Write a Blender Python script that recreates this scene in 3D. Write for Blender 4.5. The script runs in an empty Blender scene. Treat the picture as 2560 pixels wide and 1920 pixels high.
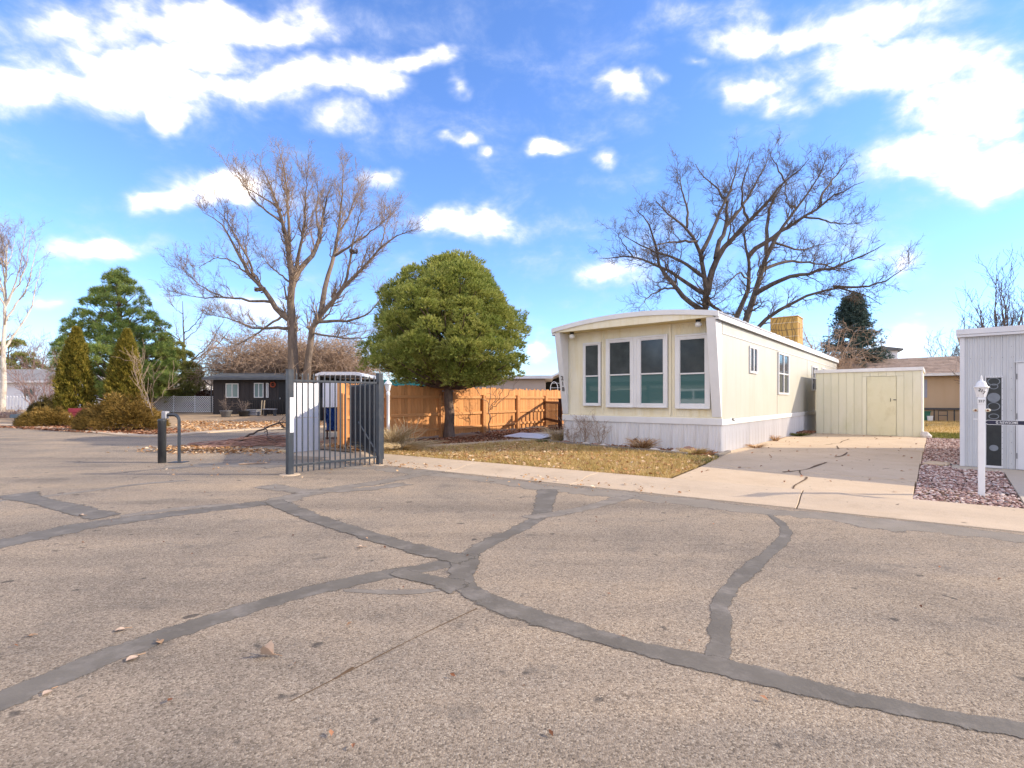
import bpy, bmesh, math, random
import numpy as np
from mathutils import Vector, Matrix
R = math.radians
random.seed(7)
rng = np.random.default_rng(11)
scn = bpy.context.scene
COL = scn.collection

# ------------------------------------------------------------------ camera
F, CX, HZ, EYE = 1264.0, 1280.0, 998.0, 1.3        # solved from the photograph's vanishing points
cam_d = bpy.data.cameras.new('camera')
cam = bpy.data.objects.new('camera', cam_d)
COL.objects.link(cam)
cam.location = (0, 0, EYE)
cam.rotation_euler = (R(90), 0, 0)
cam_d.sensor_width = 36
cam_d.lens = 36 * F / 2560
cam_d.shift_y = (HZ - 960) / 2560
cam_d.clip_start, cam_d.clip_end = 0.05, 3000
scn.camera = cam

# ------------------------------------------------------------------ world and sun
SUN_AZ, SUN_EL = math.atan2(.995, -.03), R(26.5)
SUN = Vector((math.sin(SUN_AZ) * math.cos(SUN_EL), math.cos(SUN_AZ) * math.cos(SUN_EL), math.sin(SUN_EL)))
world = bpy.data.worlds.new('World')
scn.world = world
world.use_nodes = True
wn, wl = world.node_tree.nodes, world.node_tree.links
wn.clear()


def pdir(px, py):
    return Vector(((px - CX) / F, 1, -(py - HZ) / F)).normalized()


w_out = wn.new('ShaderNodeOutputWorld')
w_bg = wn.new('ShaderNodeBackground')
w_bg.inputs['Strength'].default_value = 0.14
wl.new(w_bg.outputs[0], w_out.inputs[0])
sky = wn.new('ShaderNodeTexSky')
sky.sky_type = 'NISHITA'
sky.sun_disc = False
sky.sun_elevation = SUN_EL
sky.sun_rotation = SUN_AZ
sky.altitude = 1500
sky.air_density = 1.25
sky.dust_density = 0.25
sky.ozone_density = 3.0
w_tc = wn.new('ShaderNodeTexCoord')


def wmath(op, a, b=None, c=None):
    n = wn.new('ShaderNodeMath')
    n.operation = op
    for i, k in enumerate((a, b, c)):
        if k is None:
            continue
        if isinstance(k, (int, float)):
            n.inputs[i].default_value = k
        else:
            wl.new(k, n.inputs[i])
    return n.outputs[0]


def wvec(op, a, b):
    n = wn.new('ShaderNodeVectorMath')
    n.operation = op
    for i, k in enumerate((a, b)):
        if isinstance(k, (tuple, Vector)):
            n.inputs[i].default_value = tuple(k)
        else:
            wl.new(k, n.inputs[i])
    return n


def wnoise(vec, scale, detail, rough=.55, dist=0):
    n = wn.new('ShaderNodeTexNoise')
    n.inputs['Scale'].default_value = scale
    n.inputs['Detail'].default_value = detail
    n.inputs['Roughness'].default_value = rough
    n.inputs['Distortion'].default_value = dist
    wl.new(vec, n.inputs['Vector'])
    return n


d0 = w_tc.outputs['Generated']
warp_n = wnoise(d0, 5.5, 4, .6)
warp = wvec('SUBTRACT', warp_n.outputs['Color'], (.5, .5, .5)).outputs[0]
warp_s = wvec('MULTIPLY', warp, (.2, .2, .1)).outputs[0]
dw = wvec('ADD', d0, warp_s).outputs[0]
# cumulus banks: direction of the middle, half width, half height, strength
BANKS = [
    (40, 190, 190, 70, 1.0), (270, 190, 230, 90, 1.0), (390, 285, 70, 55, .95), (560, 215, 230, 75, 1.05),
    (800, 175, 200, 55, 1.0), (1040, 150, 130, 32, .85), (1160, 215, 50, 26, .6), (360, 130, 320, 60, 1.0),
    (520, 485, 165, 46, 1.0), (410, 512, 100, 28, .9), (280, 618, 175, 28, .75), (945, 440, 66, 26, .8),
    (1195, 555, 165, 34, .95), (1365, 377, 80, 25, .9), (1500, 430, 44, 26, .7), (1130, 345, 48, 18, .5),
    (1195, 375, 26, 12, .5), (1560, 225, 80, 40, .8), (1650, 190, 50, 30, .6), (1900, 220, 140, 60, .95), (2230, 170, 300, 75, 1.05),
    (2420, 270, 210, 120, 1.1), (2330, 400, 210, 70, 1.1), (2520, 430, 160, 80, 1.0), (2230, 655, 90, 60, .8),
    (1530, 690, 100, 32, .75), (2260, 850, 130, 60, .8), (2060, 600, 190, 60, .45), (130, 755, 80, 30, .7),
    (660, 775, 90, 50, .7), (1760, 135, 44, 14, .5), (840, 285, 90, 34, .4), (2000, 60, 420, 50, .8),
    (500, 40, 420, 60, .9), (1330, 880, 40, 26, .6),
]
acc = None
for (px, py, hw, hh, st) in BANKS:
    c = pdir(px, py)
    t = pdir(px + hw, py) - c
    b = pdir(px, py - hh) - c
    ax = c.normalized()
    ay = (t - ax * t.dot(ax)).normalized()
    az = ax.cross(ay)
    m3 = Matrix((ax, ay, az)).transposed()
    mp = wn.new('ShaderNodeMapping')
    mp.vector_type = 'TEXTURE'
    mp.inputs['Location'].default_value = c
    mp.inputs['Rotation'].default_value = m3.to_euler('XYZ')
    mp.inputs['Scale'].default_value = (1.2, max(t.length, .01) * 1.34, max(b.length, .008) * 1.48)
    wl.new(dw, mp.inputs['Vector'])
    ln = wvec('LENGTH', mp.outputs[0], (0, 0, 0)).outputs['Value']
    v = wmath('MULTIPLY', wmath('SUBTRACT', 1.0, ln), st)
    acc = v if acc is None else wmath('MAXIMUM', acc, v)
# broken cloud out of view, made up and thickened to raise the fill light
dz = wvec('MULTIPLY', d0, (1, 1, 2.2)).outputs[0]
big = wnoise(dz, 2.1, 6, .55, .3).outputs['Fac']
fwd = wvec('DOT_PRODUCT', d0, (0, 1, 0)).outputs['Value']
mr = wn.new('ShaderNodeMapRange')
mr.inputs['From Min'].default_value = .35
mr.inputs['From Max'].default_value = .6
mr.inputs['To Min'].default_value = 1
mr.inputs['To Max'].default_value = 0
wl.new(fwd, mr.inputs['Value'])
other = wmath('MULTIPLY', wmath('MULTIPLY_ADD', big, 4.2, -1.7), mr.outputs[0])
acc = wmath('MAXIMUM', acc, other)
fine = wnoise(wvec('MULTIPLY', d0, (1, 1, 1.8)).outputs[0], 9, 9, .62, .25).outputs['Fac']
acc = wmath('ADD', acc, wmath('MULTIPLY_ADD', fine, 1.6, -.7))
den = wn.new('ShaderNodeMapRange')
den.interpolation_type = 'SMOOTHSTEP'
den.inputs['From Min'].default_value = .0
den.inputs['From Max'].default_value = 1.12
wl.new(acc, den.inputs['Value'])
# thin veil low over the horizon
el = wn.new('ShaderNodeSeparateXYZ')
wl.new(d0, el.inputs[0])
ccol = wn.new('ShaderNodeMix')
ccol.data_type = 'RGBA'
ccol.inputs['A'].default_value = (2.8, 3.15, 4.0, 1)
ccol.inputs['B'].default_value = (12.5, 10.7, 8.8, 1)
wl.new(wmath('POWER', den.outputs[0], 2.0), ccol.inputs['Factor'])
sgain = wn.new('ShaderNodeMix')
sgain.data_type = 'RGBA'
sgain.blend_type = 'MULTIPLY'
sgain.inputs['Factor'].default_value = 1
sgain.inputs['B'].default_value = (.7, .84, 1.14, 1)
wl.new(sky.outputs[0], sgain.inputs['A'])
smix = wn.new('ShaderNodeMix')
smix.data_type = 'RGBA'
wl.new(wmath('MULTIPLY', den.outputs[0], .96), smix.inputs['Factor'])
wl.new(sgain.outputs['Result'], smix.inputs['A'])
wl.new(ccol.outputs['Result'], smix.inputs['B'])
wl.new(smix.outputs['Result'], w_bg.inputs['Color'])

sun_d = bpy.data.lights.new('sun', 'SUN')
sun_d.energy = 2.8
sun_d.angle = R(.55)
sun_d.color = (1, .86, .66)
sun_o = bpy.data.objects.new('sun', sun_d)
COL.objects.link(sun_o)
sun_o.rotation_euler = SUN.to_track_quat('Z', 'Y').to_euler()
sun_o.location = (20, 0, 20)

vs = scn.view_settings
vs.view_transform = 'Standard'
vs.look = 'None'
vs.exposure = 1.08
vs.gamma = 1
vs.use_curve_mapping = False
scn.render.engine = 'CYCLES'
scn.cycles.max_bounces = 6
scn.cycles.diffuse_bounces = 3
scn.cycles.glossy_bounces = 3
scn.cycles.transmission_bounces = 4
scn.cycles.transparent_max_bounces = 6
scn.cycles.use_denoising = True

# ------------------------------------------------------------------ site frame: lots are laid out on a grid turned by 40 degrees
TH = R(-40)
CORNER = Vector((4.857, 11.74, 0))
WV = Vector((math.cos(TH), math.sin(TH), 0))
VV = Vector((-math.sin(TH), math.cos(TH), 0))


def S(w, v, z=0.0):
    p = CORNER + WV * w + VV * v
    return Vector((p.x, p.y, z))


def G(px, py, z=0.0):
    Y = F * (EYE - z) / (py - HZ)
    return Vector(((px - CX) / F * Y, Y, z))


def at(px, py, Y):
    return Vector(((px - CX) / F * Y, Y, EYE - (py - HZ) / F * Y))


def smooth(t):
    t = min(1, max(0, t))
    return t * t * (3 - 2 * t)


def H(x, y):
    """ground height: the gardens beyond the cross street lie a little higher"""
    return .36 * smooth((y - 23.5) / 13) * smooth((-x - 5) / 4)


# ------------------------------------------------------------------ mesh helpers
class MB:
    def __init__(s):
        s.v, s.f = [], []

    def add(s, vs_, fs):
        o = len(s.v)
        s.v += [tuple(p) for p in vs_]
        s.f += [tuple(o + i for i in f) for f in fs]
        return s

    def box(s, x0, x1, y0, y1, z0, z1, M=None):
        P = [(x0, y0, z0), (x1, y0, z0), (x1, y1, z0), (x0, y1, z0), (x0, y0, z1), (x1, y0, z1), (x1, y1, z1), (x0, y1, z1)]
        if M is not None:
            P = [M @ Vector(p) for p in P]
        return s.add(P, [(0, 3, 2, 1), (4, 5, 6, 7), (0, 1, 5, 4), (1, 2, 6, 5), (2, 3, 7, 6), (3, 0, 4, 7)])

    def prism(s, poly, z0, z1, axis='z', M=None):
        """poly of 2-d points extruded along an axis"""
        n = len(poly)
        def mk(a, b, c):
            p = {'z': (a, b, c), 'x': (c, a, b), 'y': (a, c, b)}[axis]
            return M @ Vector(p) if M is not None else p
        P = [mk(a, b, z0) for a, b in poly] + [mk(a, b, z1) for a, b in poly]
        fs = [tuple(range(n - 1, -1, -1)), tuple(range(n, 2 * n))]
        fs += [(i, (i + 1) % n, n + (i + 1) % n, n + i) for i in range(n)]
        return s.add(P, fs)

    def tube(s, pts, rad, n=6, caps=True):
        pts = [Vector(p) for p in pts]
        if isinstance(rad, (int, float)):
            rad = [rad] * len(pts)
        P = []
        a0 = None
        for i, p in enumerate(pts):
            d = (pts[min(i + 1, len(pts) - 1)] - pts[max(i - 1, 0)]).normalized()
            if a0 is None:
                ref = Vector((0, 0, 1)) if abs(d.z) < .9 else Vector((1, 0, 0))
                a0 = d.cross(ref).normalized()
            a = (a0 - d * a0.dot(d)).normalized()
            b = d.cross(a)
            a0 = a
            for k in range(n):
                t = 2 * math.pi * k / n
                P.append(p + (a * math.cos(t) + b * math.sin(t)) * rad[i])
        fs = []
        for i in range(len(pts) - 1):
            for k in range(n):
                fs.append((i * n + k, i * n + (k + 1) % n, (i + 1) * n + (k + 1) % n, (i + 1) * n + k))
        if caps:
            fs.append(tuple(range(n - 1, -1, -1)))
            fs.append(tuple((len(pts) - 1) * n + k for k in range(n)))
        return s.add(P, fs)

    def lathe(s, prof, n=16, c=(0, 0, 0), ang0=0.0):
        P = []
        for r, z in prof:
            for k in range(n):
                t = 2 * math.pi * k / n + ang0
                P.append((c[0] + r * math.cos(t), c[1] + r * math.sin(t), c[2] + z))
        fs = []
        for i in range(len(prof) - 1):
            for k in range(n):
                fs.append((i * n + k, i * n + (k + 1) % n, (i + 1) * n + (k + 1) % n, (i + 1) * n + k))
        fs.append(tuple(range(n - 1, -1, -1)))
        fs.append(tuple((len(prof) - 1) * n + k for k in range(n)))
        return s.add(P, fs)

    def mesh(s, name, mat, smooth_=False):
        m = bpy.data.meshes.new(name)
        m.from_pydata(s.v, [], s.f)
        m.materials.append(mat)
        if smooth_:
            m.polygons.foreach_set('use_smooth', [True] * len(m.polygons))
        m.update()
        return m

    def build(s, name, mat, parent=None, smooth_=False, loc=None, rotz=0, bevel=0):
        return link(name, s.mesh(name, mat, smooth_), parent, loc, rotz, bevel)


def link(name, mesh, parent=None, loc=None, rotz=0, bevel=0):
    o = bpy.data.objects.new(name, mesh)
    COL.objects.link(o)
    o.parent = parent
    if loc is not None:
        o.location = loc
    o.rotation_euler = (0, 0, rotz)
    if bevel:
        b = o.modifiers.new('bevel', 'BEVEL')
        b.width = bevel
        b.segments = 2
        b.limit_method = 'ANGLE'
    return o


def raw(name, V, Fc, mat, parent=None, smooth_=False):
    """fast numpy mesh, triangles or quads in one array"""
    V = np.asarray(V, dtype=np.float32)
    Fc = np.asarray(Fc, dtype=np.int32)
    m = bpy.data.meshes.new(name)
    k = Fc.shape[1]
    m.vertices.add(len(V))
    m.vertices.foreach_set('co', V.ravel())
    m.loops.add(Fc.size)
    m.loops.foreach_set('vertex_index', Fc.ravel())
    m.polygons.add(len(Fc))
    m.polygons.foreach_set('loop_start', np.arange(0, Fc.size, k, dtype=np.int32))
    m.polygons.foreach_set('loop_total', np.full(len(Fc), k, dtype=np.int32))
    if smooth_:
        m.polygons.foreach_set('use_smooth', np.ones(len(Fc), dtype=bool))
    m.materials.append(mat)
    m.update(calc_edges=True)
    m.validate()
    return link(name, m, parent)


def tag(o, label, cat, group=None):
    o['label'] = label
    o['category'] = cat
    if group:
        o['group'] = group
    return o


def thing(name, label, cat, loc=(0, 0, 0), rotz=0, group=None):
    o = bpy.data.objects.new(name, None)
    o.empty_display_size = .2
    COL.objects.link(o)
    o.location = loc
    o.rotation_euler = (0, 0, rotz)
    return tag(o, label, cat, group)


def struct(o):
    o['kind'] = 'structure'
    return o


def stuff(o, label=None, cat=None):
    o['kind'] = 'stuff'
    if label:
        o['label'] = label
    if cat:
        o['category'] = cat
    return o


def text_mesh(name, body, size, mat, parent, M, depth=.004, spacing=1.0, sx=1.0):
    c = bpy.data.curves.new('t', 'FONT')
    c.body = body
    c.size = size
    c.extrude = depth / 2
    c.align_x = 'CENTER'
    c.align_y = 'CENTER'
    c.space_character = spacing
    c.resolution_u = 3
    c.offset = size * .012
    t = bpy.data.objects.new('t', c)
    COL.objects.link(t)
    bpy.context.view_layer.update()
    dg = bpy.context.evaluated_depsgraph_get()
    m = bpy.data.meshes.new_from_object(t.evaluated_get(dg))
    bpy.data.objects.remove(t)
    bpy.data.curves.remove(c)
    m.name = name
    m.materials.clear()
    m.materials.append(mat)
    m.transform(M @ Matrix.Diagonal((sx, 1, 1, 1)))
    return link(name, m, parent)


# text lying in the local x-z plane, facing -y, centred at (x, y, z)
def face_my(x, y, z, rz=0, tilt=0):
    return Matrix.Translation((x, y, z)) @ Matrix.Rotation(rz, 4, 'Z') @ Matrix.Rotation(R(90) + tilt, 4, 'X')
# ------------------------------------------------------------------ materials
MATS = {}


class NT:
    def __init__(s, name):
        s.m = bpy.data.materials.new(name)
        s.m.use_nodes = True
        s.n, s.l = s.m.node_tree.nodes, s.m.node_tree.links
        s.p = s.n['Principled BSDF']
        s.tc = s.n.new('ShaderNodeTexCoord')
        MATS[name] = s.m

    def mapping(s, scale=(1, 1, 1), src='Object'):
        mp = s.n.new('ShaderNodeMapping')
        mp.inputs['Scale'].default_value = scale
        s.l.new(s.tc.outputs[src], mp.inputs[0])
        return mp.outputs[0]

    def noise(s, vec, scale, detail=4, rough=.55, dist=0):
        n = s.n.new('ShaderNodeTexNoise')
        n.inputs['Scale'].default_value = scale
        n.inputs['Detail'].default_value = detail
        n.inputs['Roughness'].default_value = rough
        n.inputs['Distortion'].default_value = dist
        s.l.new(vec, n.inputs['Vector'])
        return n.outputs['Fac']

    def ramp(s, fac, stops, interp='LINEAR'):
        r = s.n.new('ShaderNodeValToRGB')
        r.color_ramp.interpolation = interp
        e = r.color_ramp.elements
        while len(e) < len(stops):
            e.new(.5)
        for i, (p, c) in enumerate(stops):
            e[i].position = p
            c = (c, c, c) if isinstance(c, (int, float)) else c
            e[i].color = (*c[:3], 1)
        s.l.new(fac, r.inputs[0])
        return r.outputs[0]

    def mix(s, fac, a, b, mode='MIX'):
        m = s.n.new('ShaderNodeMix')
        m.data_type = 'RGBA'
        m.blend_type = mode
        for key, k in (('Factor', fac), ('A', a), ('B', b)):
            if isinstance(k, (int, float)):
                m.inputs[key].default_value = k
            elif isinstance(k, tuple):
                m.inputs[key].default_value = (*k[:3], 1)
            else:
                s.l.new(k, m.inputs[key])
        return m.outputs['Result']

    def math(s, op, a, b=None):
        n = s.n.new('ShaderNodeMath')
        n.operation = op
        for i, k in enumerate((a, b)):
            if k is None:
                continue
            if isinstance(k, (int, float)):
                n.inputs[i].default_value = k
            else:
                s.l.new(k, n.inputs[i])
        return n.outputs[0]

    def bump(s, hgt, strength, dist=.01):
        b = s.n.new('ShaderNodeBump')
        b.inputs['Strength'].default_value = strength
        b.inputs['Distance'].default_value = dist
        s.l.new(hgt, b.inputs['Height'])
        s.l.new(b.outputs[0], s.p.inputs['Normal'])

    def fin(s, col, rough=.75, spec=.3, metal=0):
        if isinstance(col, tuple):
            s.p.inputs['Base Color'].default_value = (*col[:3], 1)
        else:
            s.l.new(col, s.p.inputs['Base Color'])
        if isinstance(rough, (int, float)):
            s.p.inputs['Roughness'].default_value = rough
        else:
            s.l.new(rough, s.p.inputs['Roughness'])
        s.p.inputs['Specular IOR Level'].default_value = spec
        s.p.inputs['Metallic'].default_value = metal
        return s.m


def mat(name, c1, c2=None, scale=6, rough=.7, bump=0, bscale=60, stretch=(1, 1, 1), rnd=0, spec=.3, metal=0, dirt=None, dscale=2.5, damt=.5, bdist=.01, dst=(1, 1, .45)):
    t = NT(name)
    v = t.mapping(stretch)
    col = c1
    if c2 is not None:
        col = t.mix(t.ramp(t.noise(v, scale, 5, .6), [(.3, 0), (.7, 1)]), c1, c2)
    if dirt is not None:
        f = t.ramp(t.noise(t.mapping(dst), dscale, 7, .7), [(.5, 0), (.75, damt)])
        col = t.mix(f, col, dirt)
    if rnd:
        oi = t.n.new('ShaderNodeObjectInfo')
        hsv = t.n.new('ShaderNodeHueSaturation')
        val = t.math('ADD', t.math('MULTIPLY', oi.outputs['Random'], rnd), 1 - rnd / 2)
        t.l.new(val, hsv.inputs['Value'])
        if isinstance(col, tuple):
            hsv.inputs['Color'].default_value = (*col, 1)
        else:
            t.l.new(col, hsv.inputs['Color'])
        col = hsv.outputs[0]
    if bump:
        t.bump(t.noise(v, bscale, 3, .6), bump, bdist)
    return t.fin(col, rough, spec, metal)


def island(name, stops, rough=.8, vary=None, vscale=1.2, trans=0.0, spec=.15):
    """colour by piece: leaves, stones, needles"""
    t = NT(name)
    g = t.n.new('ShaderNodeNewGeometry')
    col = t.ramp(g.outputs['Random Per Island'], stops)
    if vary is not None:
        col = t.mix(t.ramp(t.noise(t.mapping(), vscale, 4, .6), [(.38, 0), (.64, 1)]), col, vary, 'MULTIPLY')
    t.fin(col, rough, spec)
    if trans:
        tr = t.n.new('ShaderNodeBsdfTranslucent')
        t.l.new(col, tr.inputs[0])
        mx = t.n.new('ShaderNodeMixShader')
        mx.inputs[0].default_value = trans
        t.l.new(t.p.outputs[0], mx.inputs[1])
        t.l.new(tr.outputs[0], mx.inputs[2])
        t.l.new(mx.outputs[0], t.n['Material Output'].inputs[0])
    return t.m


def make_asphalt():
    t = NT('asphalt')
    v = t.mapping()
    vo = t.n.new('ShaderNodeTexVoronoi')
    vo.inputs['Scale'].default_value = 120
    t.l.new(v, vo.inputs['Vector'])
    sep = t.n.new('ShaderNodeSeparateColor')
    t.l.new(vo.outputs['Color'], sep.inputs[0])
    chips = t.ramp(sep.outputs[0], [(.0, (.155, .123, .093)), (.2, (.25, .2, .15)), (.5, (.315, .253, .192)), (.8, (.365, .298, .228)), (1, (.46, .385, .3))])
    fine = t.ramp(t.noise(v, 210, 3, .7), [(.3, .74), (.7, 1.22)])
    col = t.mix(1.0, chips, fine, 'MULTIPLY')
    # bleached and fresher zones, wheel-polished bands, old oil stains
    big = t.ramp(t.noise(v, .42, 6, .62, .6), [(.3, (.64, .65, .67)), (.45, (.9, .9, .9)), (.55, (1.0, .98, .95)), (.72, (1.2, 1.14, 1.04))])
    col = t.mix(1.0, col, big, 'MULTIPLY')
    st = t.ramp(t.noise(t.mapping((1, 1.4, 1)), 2.3, 7, .72), [(.57, 0), (.67, .6)])
    col = t.mix(st, col, (.14, .12, .1))
    sp = t.ramp(t.noise(v, 6.5, 2, .4), [(.70, 0), (.745, .72)])
    col = t.mix(sp, col, (.05, .045, .042))
    # polished lanes along the street and a few hairline crazes
    mp = t.n.new('ShaderNodeMapping')
    mp.inputs['Rotation'].default_value = (0, 0, R(33.6))
    mp.inputs['Scale'].default_value = (.12, 1, 1)
    t.l.new(t.tc.outputs['Object'], mp.inputs[0])
    lane = t.ramp(t.noise(mp.outputs[0], 1.1, 4, .55), [(.34, (.74, .75, .77)), (.5, (1, 1, 1)), (.66, (1.16, 1.13, 1.07))])
    col = t.mix(1.0, col, lane, 'MULTIPLY')
    ve = t.n.new('ShaderNodeTexVoronoi')
    ve.feature = 'DISTANCE_TO_EDGE'
    ve.inputs['Scale'].default_value = .55
    dist_v = t.n.new('ShaderNodeVectorMath')
    dist_v.operation = 'ADD'
    nz = t.n.new('ShaderNodeTexNoise')
    nz.inputs['Scale'].default_value = 2.2
    nz.inputs['Detail'].default_value = 6
    t.l.new(v, nz.inputs['Vector'])
    t.l.new(v, dist_v.inputs[0])
    t.l.new(nz.outputs['Color'], dist_v.inputs[1])
    t.l.new(dist_v.outputs[0], ve.inputs['Vector'])
    crz = t.ramp(ve.outputs['Distance'], [(.0, .75), (.0045, 0)])
    crm = t.ramp(t.noise(v, .6, 3, .5), [(.5, 0), (.6, 1)])
    col = t.mix(t.math('MULTIPLY', crz, crm), col, (.07, .055, .045))
    h = t.math('ADD', t.math('MULTIPLY', vo.outputs['Distance'], -1.2), t.noise(v, 160, 3, .7))
    t.bump(h, .5, .005)
    t.fin(col, .92, .22)


make_asphalt()


def make_concrete(name, c1, c2, stain):
    t = NT(name)
    v = t.mapping()
    col = t.mix(t.ramp(t.noise(v, 1.1, 6, .65), [(.3, 0), (.7, 1)]), c1, c2)
    col = t.mix(t.ramp(t.noise(v, 3.5, 8, .75, .4), [(.52, 0), (.75, .55)]), col, stain)
    col = t.mix(1.0, col, t.ramp(t.noise(v, 120, 3, .7), [(.25, .78), (.75, 1.15)]), 'MULTIPLY')
    col = t.mix(t.ramp(t.noise(v, 9, 2, .4), [(.73, 0), (.76, .8)]), col, (.1, .075, .055))
    t.bump(t.noise(v, 90, 4, .7), .25, .005)
    return t.fin(col, .88, .25)


make_concrete('concrete', (.53, .4, .27), (.6, .47, .33), (.41, .3, .195))
make_concrete('concrete_kerb', (.5, .385, .27), (.57, .45, .325), (.38, .285, .19))
make_concrete('concrete_pad', (.44, .38, .31), (.5, .43, .35), (.36, .3, .24))
mat('sealant', (.115, .1, .08), (.165, .145, .118), 3.0, .7, .35, 25, dirt=(.3, .265, .23), dscale=4, damt=.7)
mat('sealant_worn', (.17, .148, .122), (.235, .2, .16), 3.5, .75, .3, 25, dirt=(.33, .29, .25), dscale=3, damt=.9)
mat('patch', (.19, .165, .135), (.27, .23, .185), 1.6, .9, .5, 120, dirt=(.3, .26, .22), dscale=1.8, damt=.8)


def ragged(name, amp, scale):
    """poured material whose rim breaks up into the asphalt"""
    m = MATS[name]
    nt = m.node_tree
    n, l = nt.nodes, nt.links
    p = n['Principled BSDF']
    a = n.new('ShaderNodeAttribute')
    a.attribute_name = 'edge'
    tc = n.new('ShaderNodeTexCoord')
    no = n.new('ShaderNodeTexNoise')
    no.inputs['Scale'].default_value = scale
    no.inputs['Detail'].default_value = 7
    no.inputs['Roughness'].default_value = .7
    l.new(tc.outputs['Object'], no.inputs['Vector'])
    k = n.new('ShaderNodeMath')
    k.operation = 'MULTIPLY_ADD'
    l.new(no.outputs['Fac'], k.inputs[0])
    k.inputs[1].default_value = amp
    l.new(a.outputs['Fac'], k.inputs[2])
    r = n.new('ShaderNodeMapRange')
    r.inputs['From Min'].default_value = .5 * amp + .32
    r.inputs['From Max'].default_value = .5 * amp + .52
    l.new(k.outputs[0], r.inputs['Value'])
    l.new(r.outputs[0], p.inputs['Alpha'])


ragged('sealant', 2.0, 9)
ragged('sealant_worn', 2.8, 7)
ragged('patch', 2.6, 2.2)
mat('crack', (.09, .055, .03), (.15, .095, .055), 9, .95)
mat('soil', (.2, .135, .085), (.3, .215, .14), 2.2, .95, .8, 30, dirt=(.38, .24, .13), dscale=3, damt=.8)
mat('dry_ground', (.36, .25, .155), (.46, .34, .22), 1.6, .95, .6, 40, dirt=(.24, .15, .09), dscale=1.2, damt=.7)
mat('lawn_soil', (.5, .33, .14), (.6, .42, .2), 3, .95, .6, 50, dirt=(.36, .27, .1), dscale=1.5, damt=.6)
mat('far_ground', (.3, .225, .13), (.38, .3, .17), .3, .95)
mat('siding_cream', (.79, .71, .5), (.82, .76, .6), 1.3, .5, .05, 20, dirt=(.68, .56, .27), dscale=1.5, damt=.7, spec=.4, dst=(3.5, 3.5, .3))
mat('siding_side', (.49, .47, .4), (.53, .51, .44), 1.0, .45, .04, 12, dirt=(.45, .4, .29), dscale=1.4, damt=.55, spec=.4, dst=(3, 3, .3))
mat('soffit_yellow', (.74, .6, .28), (.78, .66, .36), 2, .6, dirt=(.5, .36, .12), dscale=5, damt=.5)
mat('white_trim', (.76, .75, .74), (.7, .69, .68), 2, .45, .04, 30, dirt=(.55, .5, .42), dscale=3, damt=.3, spec=.4)
mat('skirt_white', (.74, .72, .71), (.67, .65, .64), 1.3, .5, .05, 30, dirt=(.5, .45, .38), dscale=2.0, damt=.5, rnd=.1, dst=(3, 3, .5))
mat('roof_white', (.76, .77, .79), (.66, .67, .69), 1.1, .5, .1, 15, dirt=(.35, .32, .3), dscale=6, damt=.6)
mat('shed_board', (.7, .67, .49), (.75, .72, .57), 2.2, .65, .1, 30, stretch=(1, 1, .3), rnd=.08, dirt=(.6, .58, .36), dscale=1.7, damt=.6)
mat('shed_door', (.69, .65, .44), (.73, .69, .5), 2, .65, .08, 30, dirt=(.48, .42, .24), dscale=3, damt=.6)
mat('metal_blue', (.5, .51, .53), (.56, .57, .59), 1.5, .45, .04, 20, dirt=(.45, .45, .44), dscale=2.5, damt=.35, rnd=.05, spec=.45)
mat('metal_white', (.68, .68, .7), (.62, .62, .65), 2, .4, dirt=(.5, .48, .45), dscale=3, damt=.3, spec=.45)
mat('window_screen', (.018, .021, .025), (.03, .034, .038), 9, .3, spec=.35)
mat('ornament', (.16, .18, .21), (.22, .24, .27), 8, .5)
mat('black_trim', (.02, .02, .022), None, 1, .5)
mat('rivet', (.08, .08, .085), None, 1, .5, metal=.4)
t_ = NT('window_glass')
t_.fin((.06, .135, .13), .03, 1.0)
t_ = NT('screen_pane')
t_.fin(t_.mix(t_.ramp(t_.noise(t_.mapping(), 3, 4), [(.3, 0), (.7, 1)]), (.04, .047, .048), (.07, .08, .08)), .12, .6)
t_ = NT('far_pane')
t_.fin((.2, .27, .26), .12, .6)
t_ = NT('dark_pane')
t_.fin((.03, .04, .045), .1, .6)
t_ = NT('globe_glass')
t_.fin((.82, .82, .8), .15, .5)
mat('paint_white', (.82, .82, .82), (.76, .76, .77), 4, .4, dirt=(.6, .58, .55), dscale=9, damt=.25, spec=.45)
mat('rust', (.13, .035, .015), (.24, .09, .04), 30, .9)
mat('old_bulb', (.7, .66, .54), (.6, .5, .35), 12, .4)
mat('sign_navy', (.018, .02, .045), (.03, .03, .06), 8, .4)
mat('ink', (.03, .02, .016), None, 1, .6)
mat('letter_white', (.75, .76, .78), None, 1, .5)
t_ = NT('cedar')
_c = t_.mix(t_.ramp(t_.noise(t_.mapping((9, 9, .7)), 5, 6, .65), [(.3, 0), (.72, 1)]), (.55, .225, .075), (.7, .36, .145))
_oi = t_.n.new('ShaderNodeObjectInfo')
_h = t_.n.new('ShaderNodeHueSaturation')
t_.l.new(t_.math('ADD', t_.math('MULTIPLY', _oi.outputs['Random'], .4), .8), _h.inputs['Value'])
t_.l.new(_c, _h.inputs['Color'])
t_.bump(t_.noise(t_.mapping((14, 14, .8)), 12, 4), .3, .004)
t_.fin(_h.outputs[0], .7, .25)
mat('cedar_rail', (.56, .25, .09), (.68, .35, .145), 4, .7, .2, 20, stretch=(.6, .6, 8), rnd=.12)
mat('stain_dark', (.055, .018, .01), (.09, .032, .018), 6, .6, .2, 20, stretch=(1, 1, .3), rnd=.15)
mat('gate_steel', (.022, .03, .044), (.034, .044, .06), 5, .45, .04, 60, rnd=.1, spec=.35, dirt=(.2, .17, .14), dscale=7, damt=.3)
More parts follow.
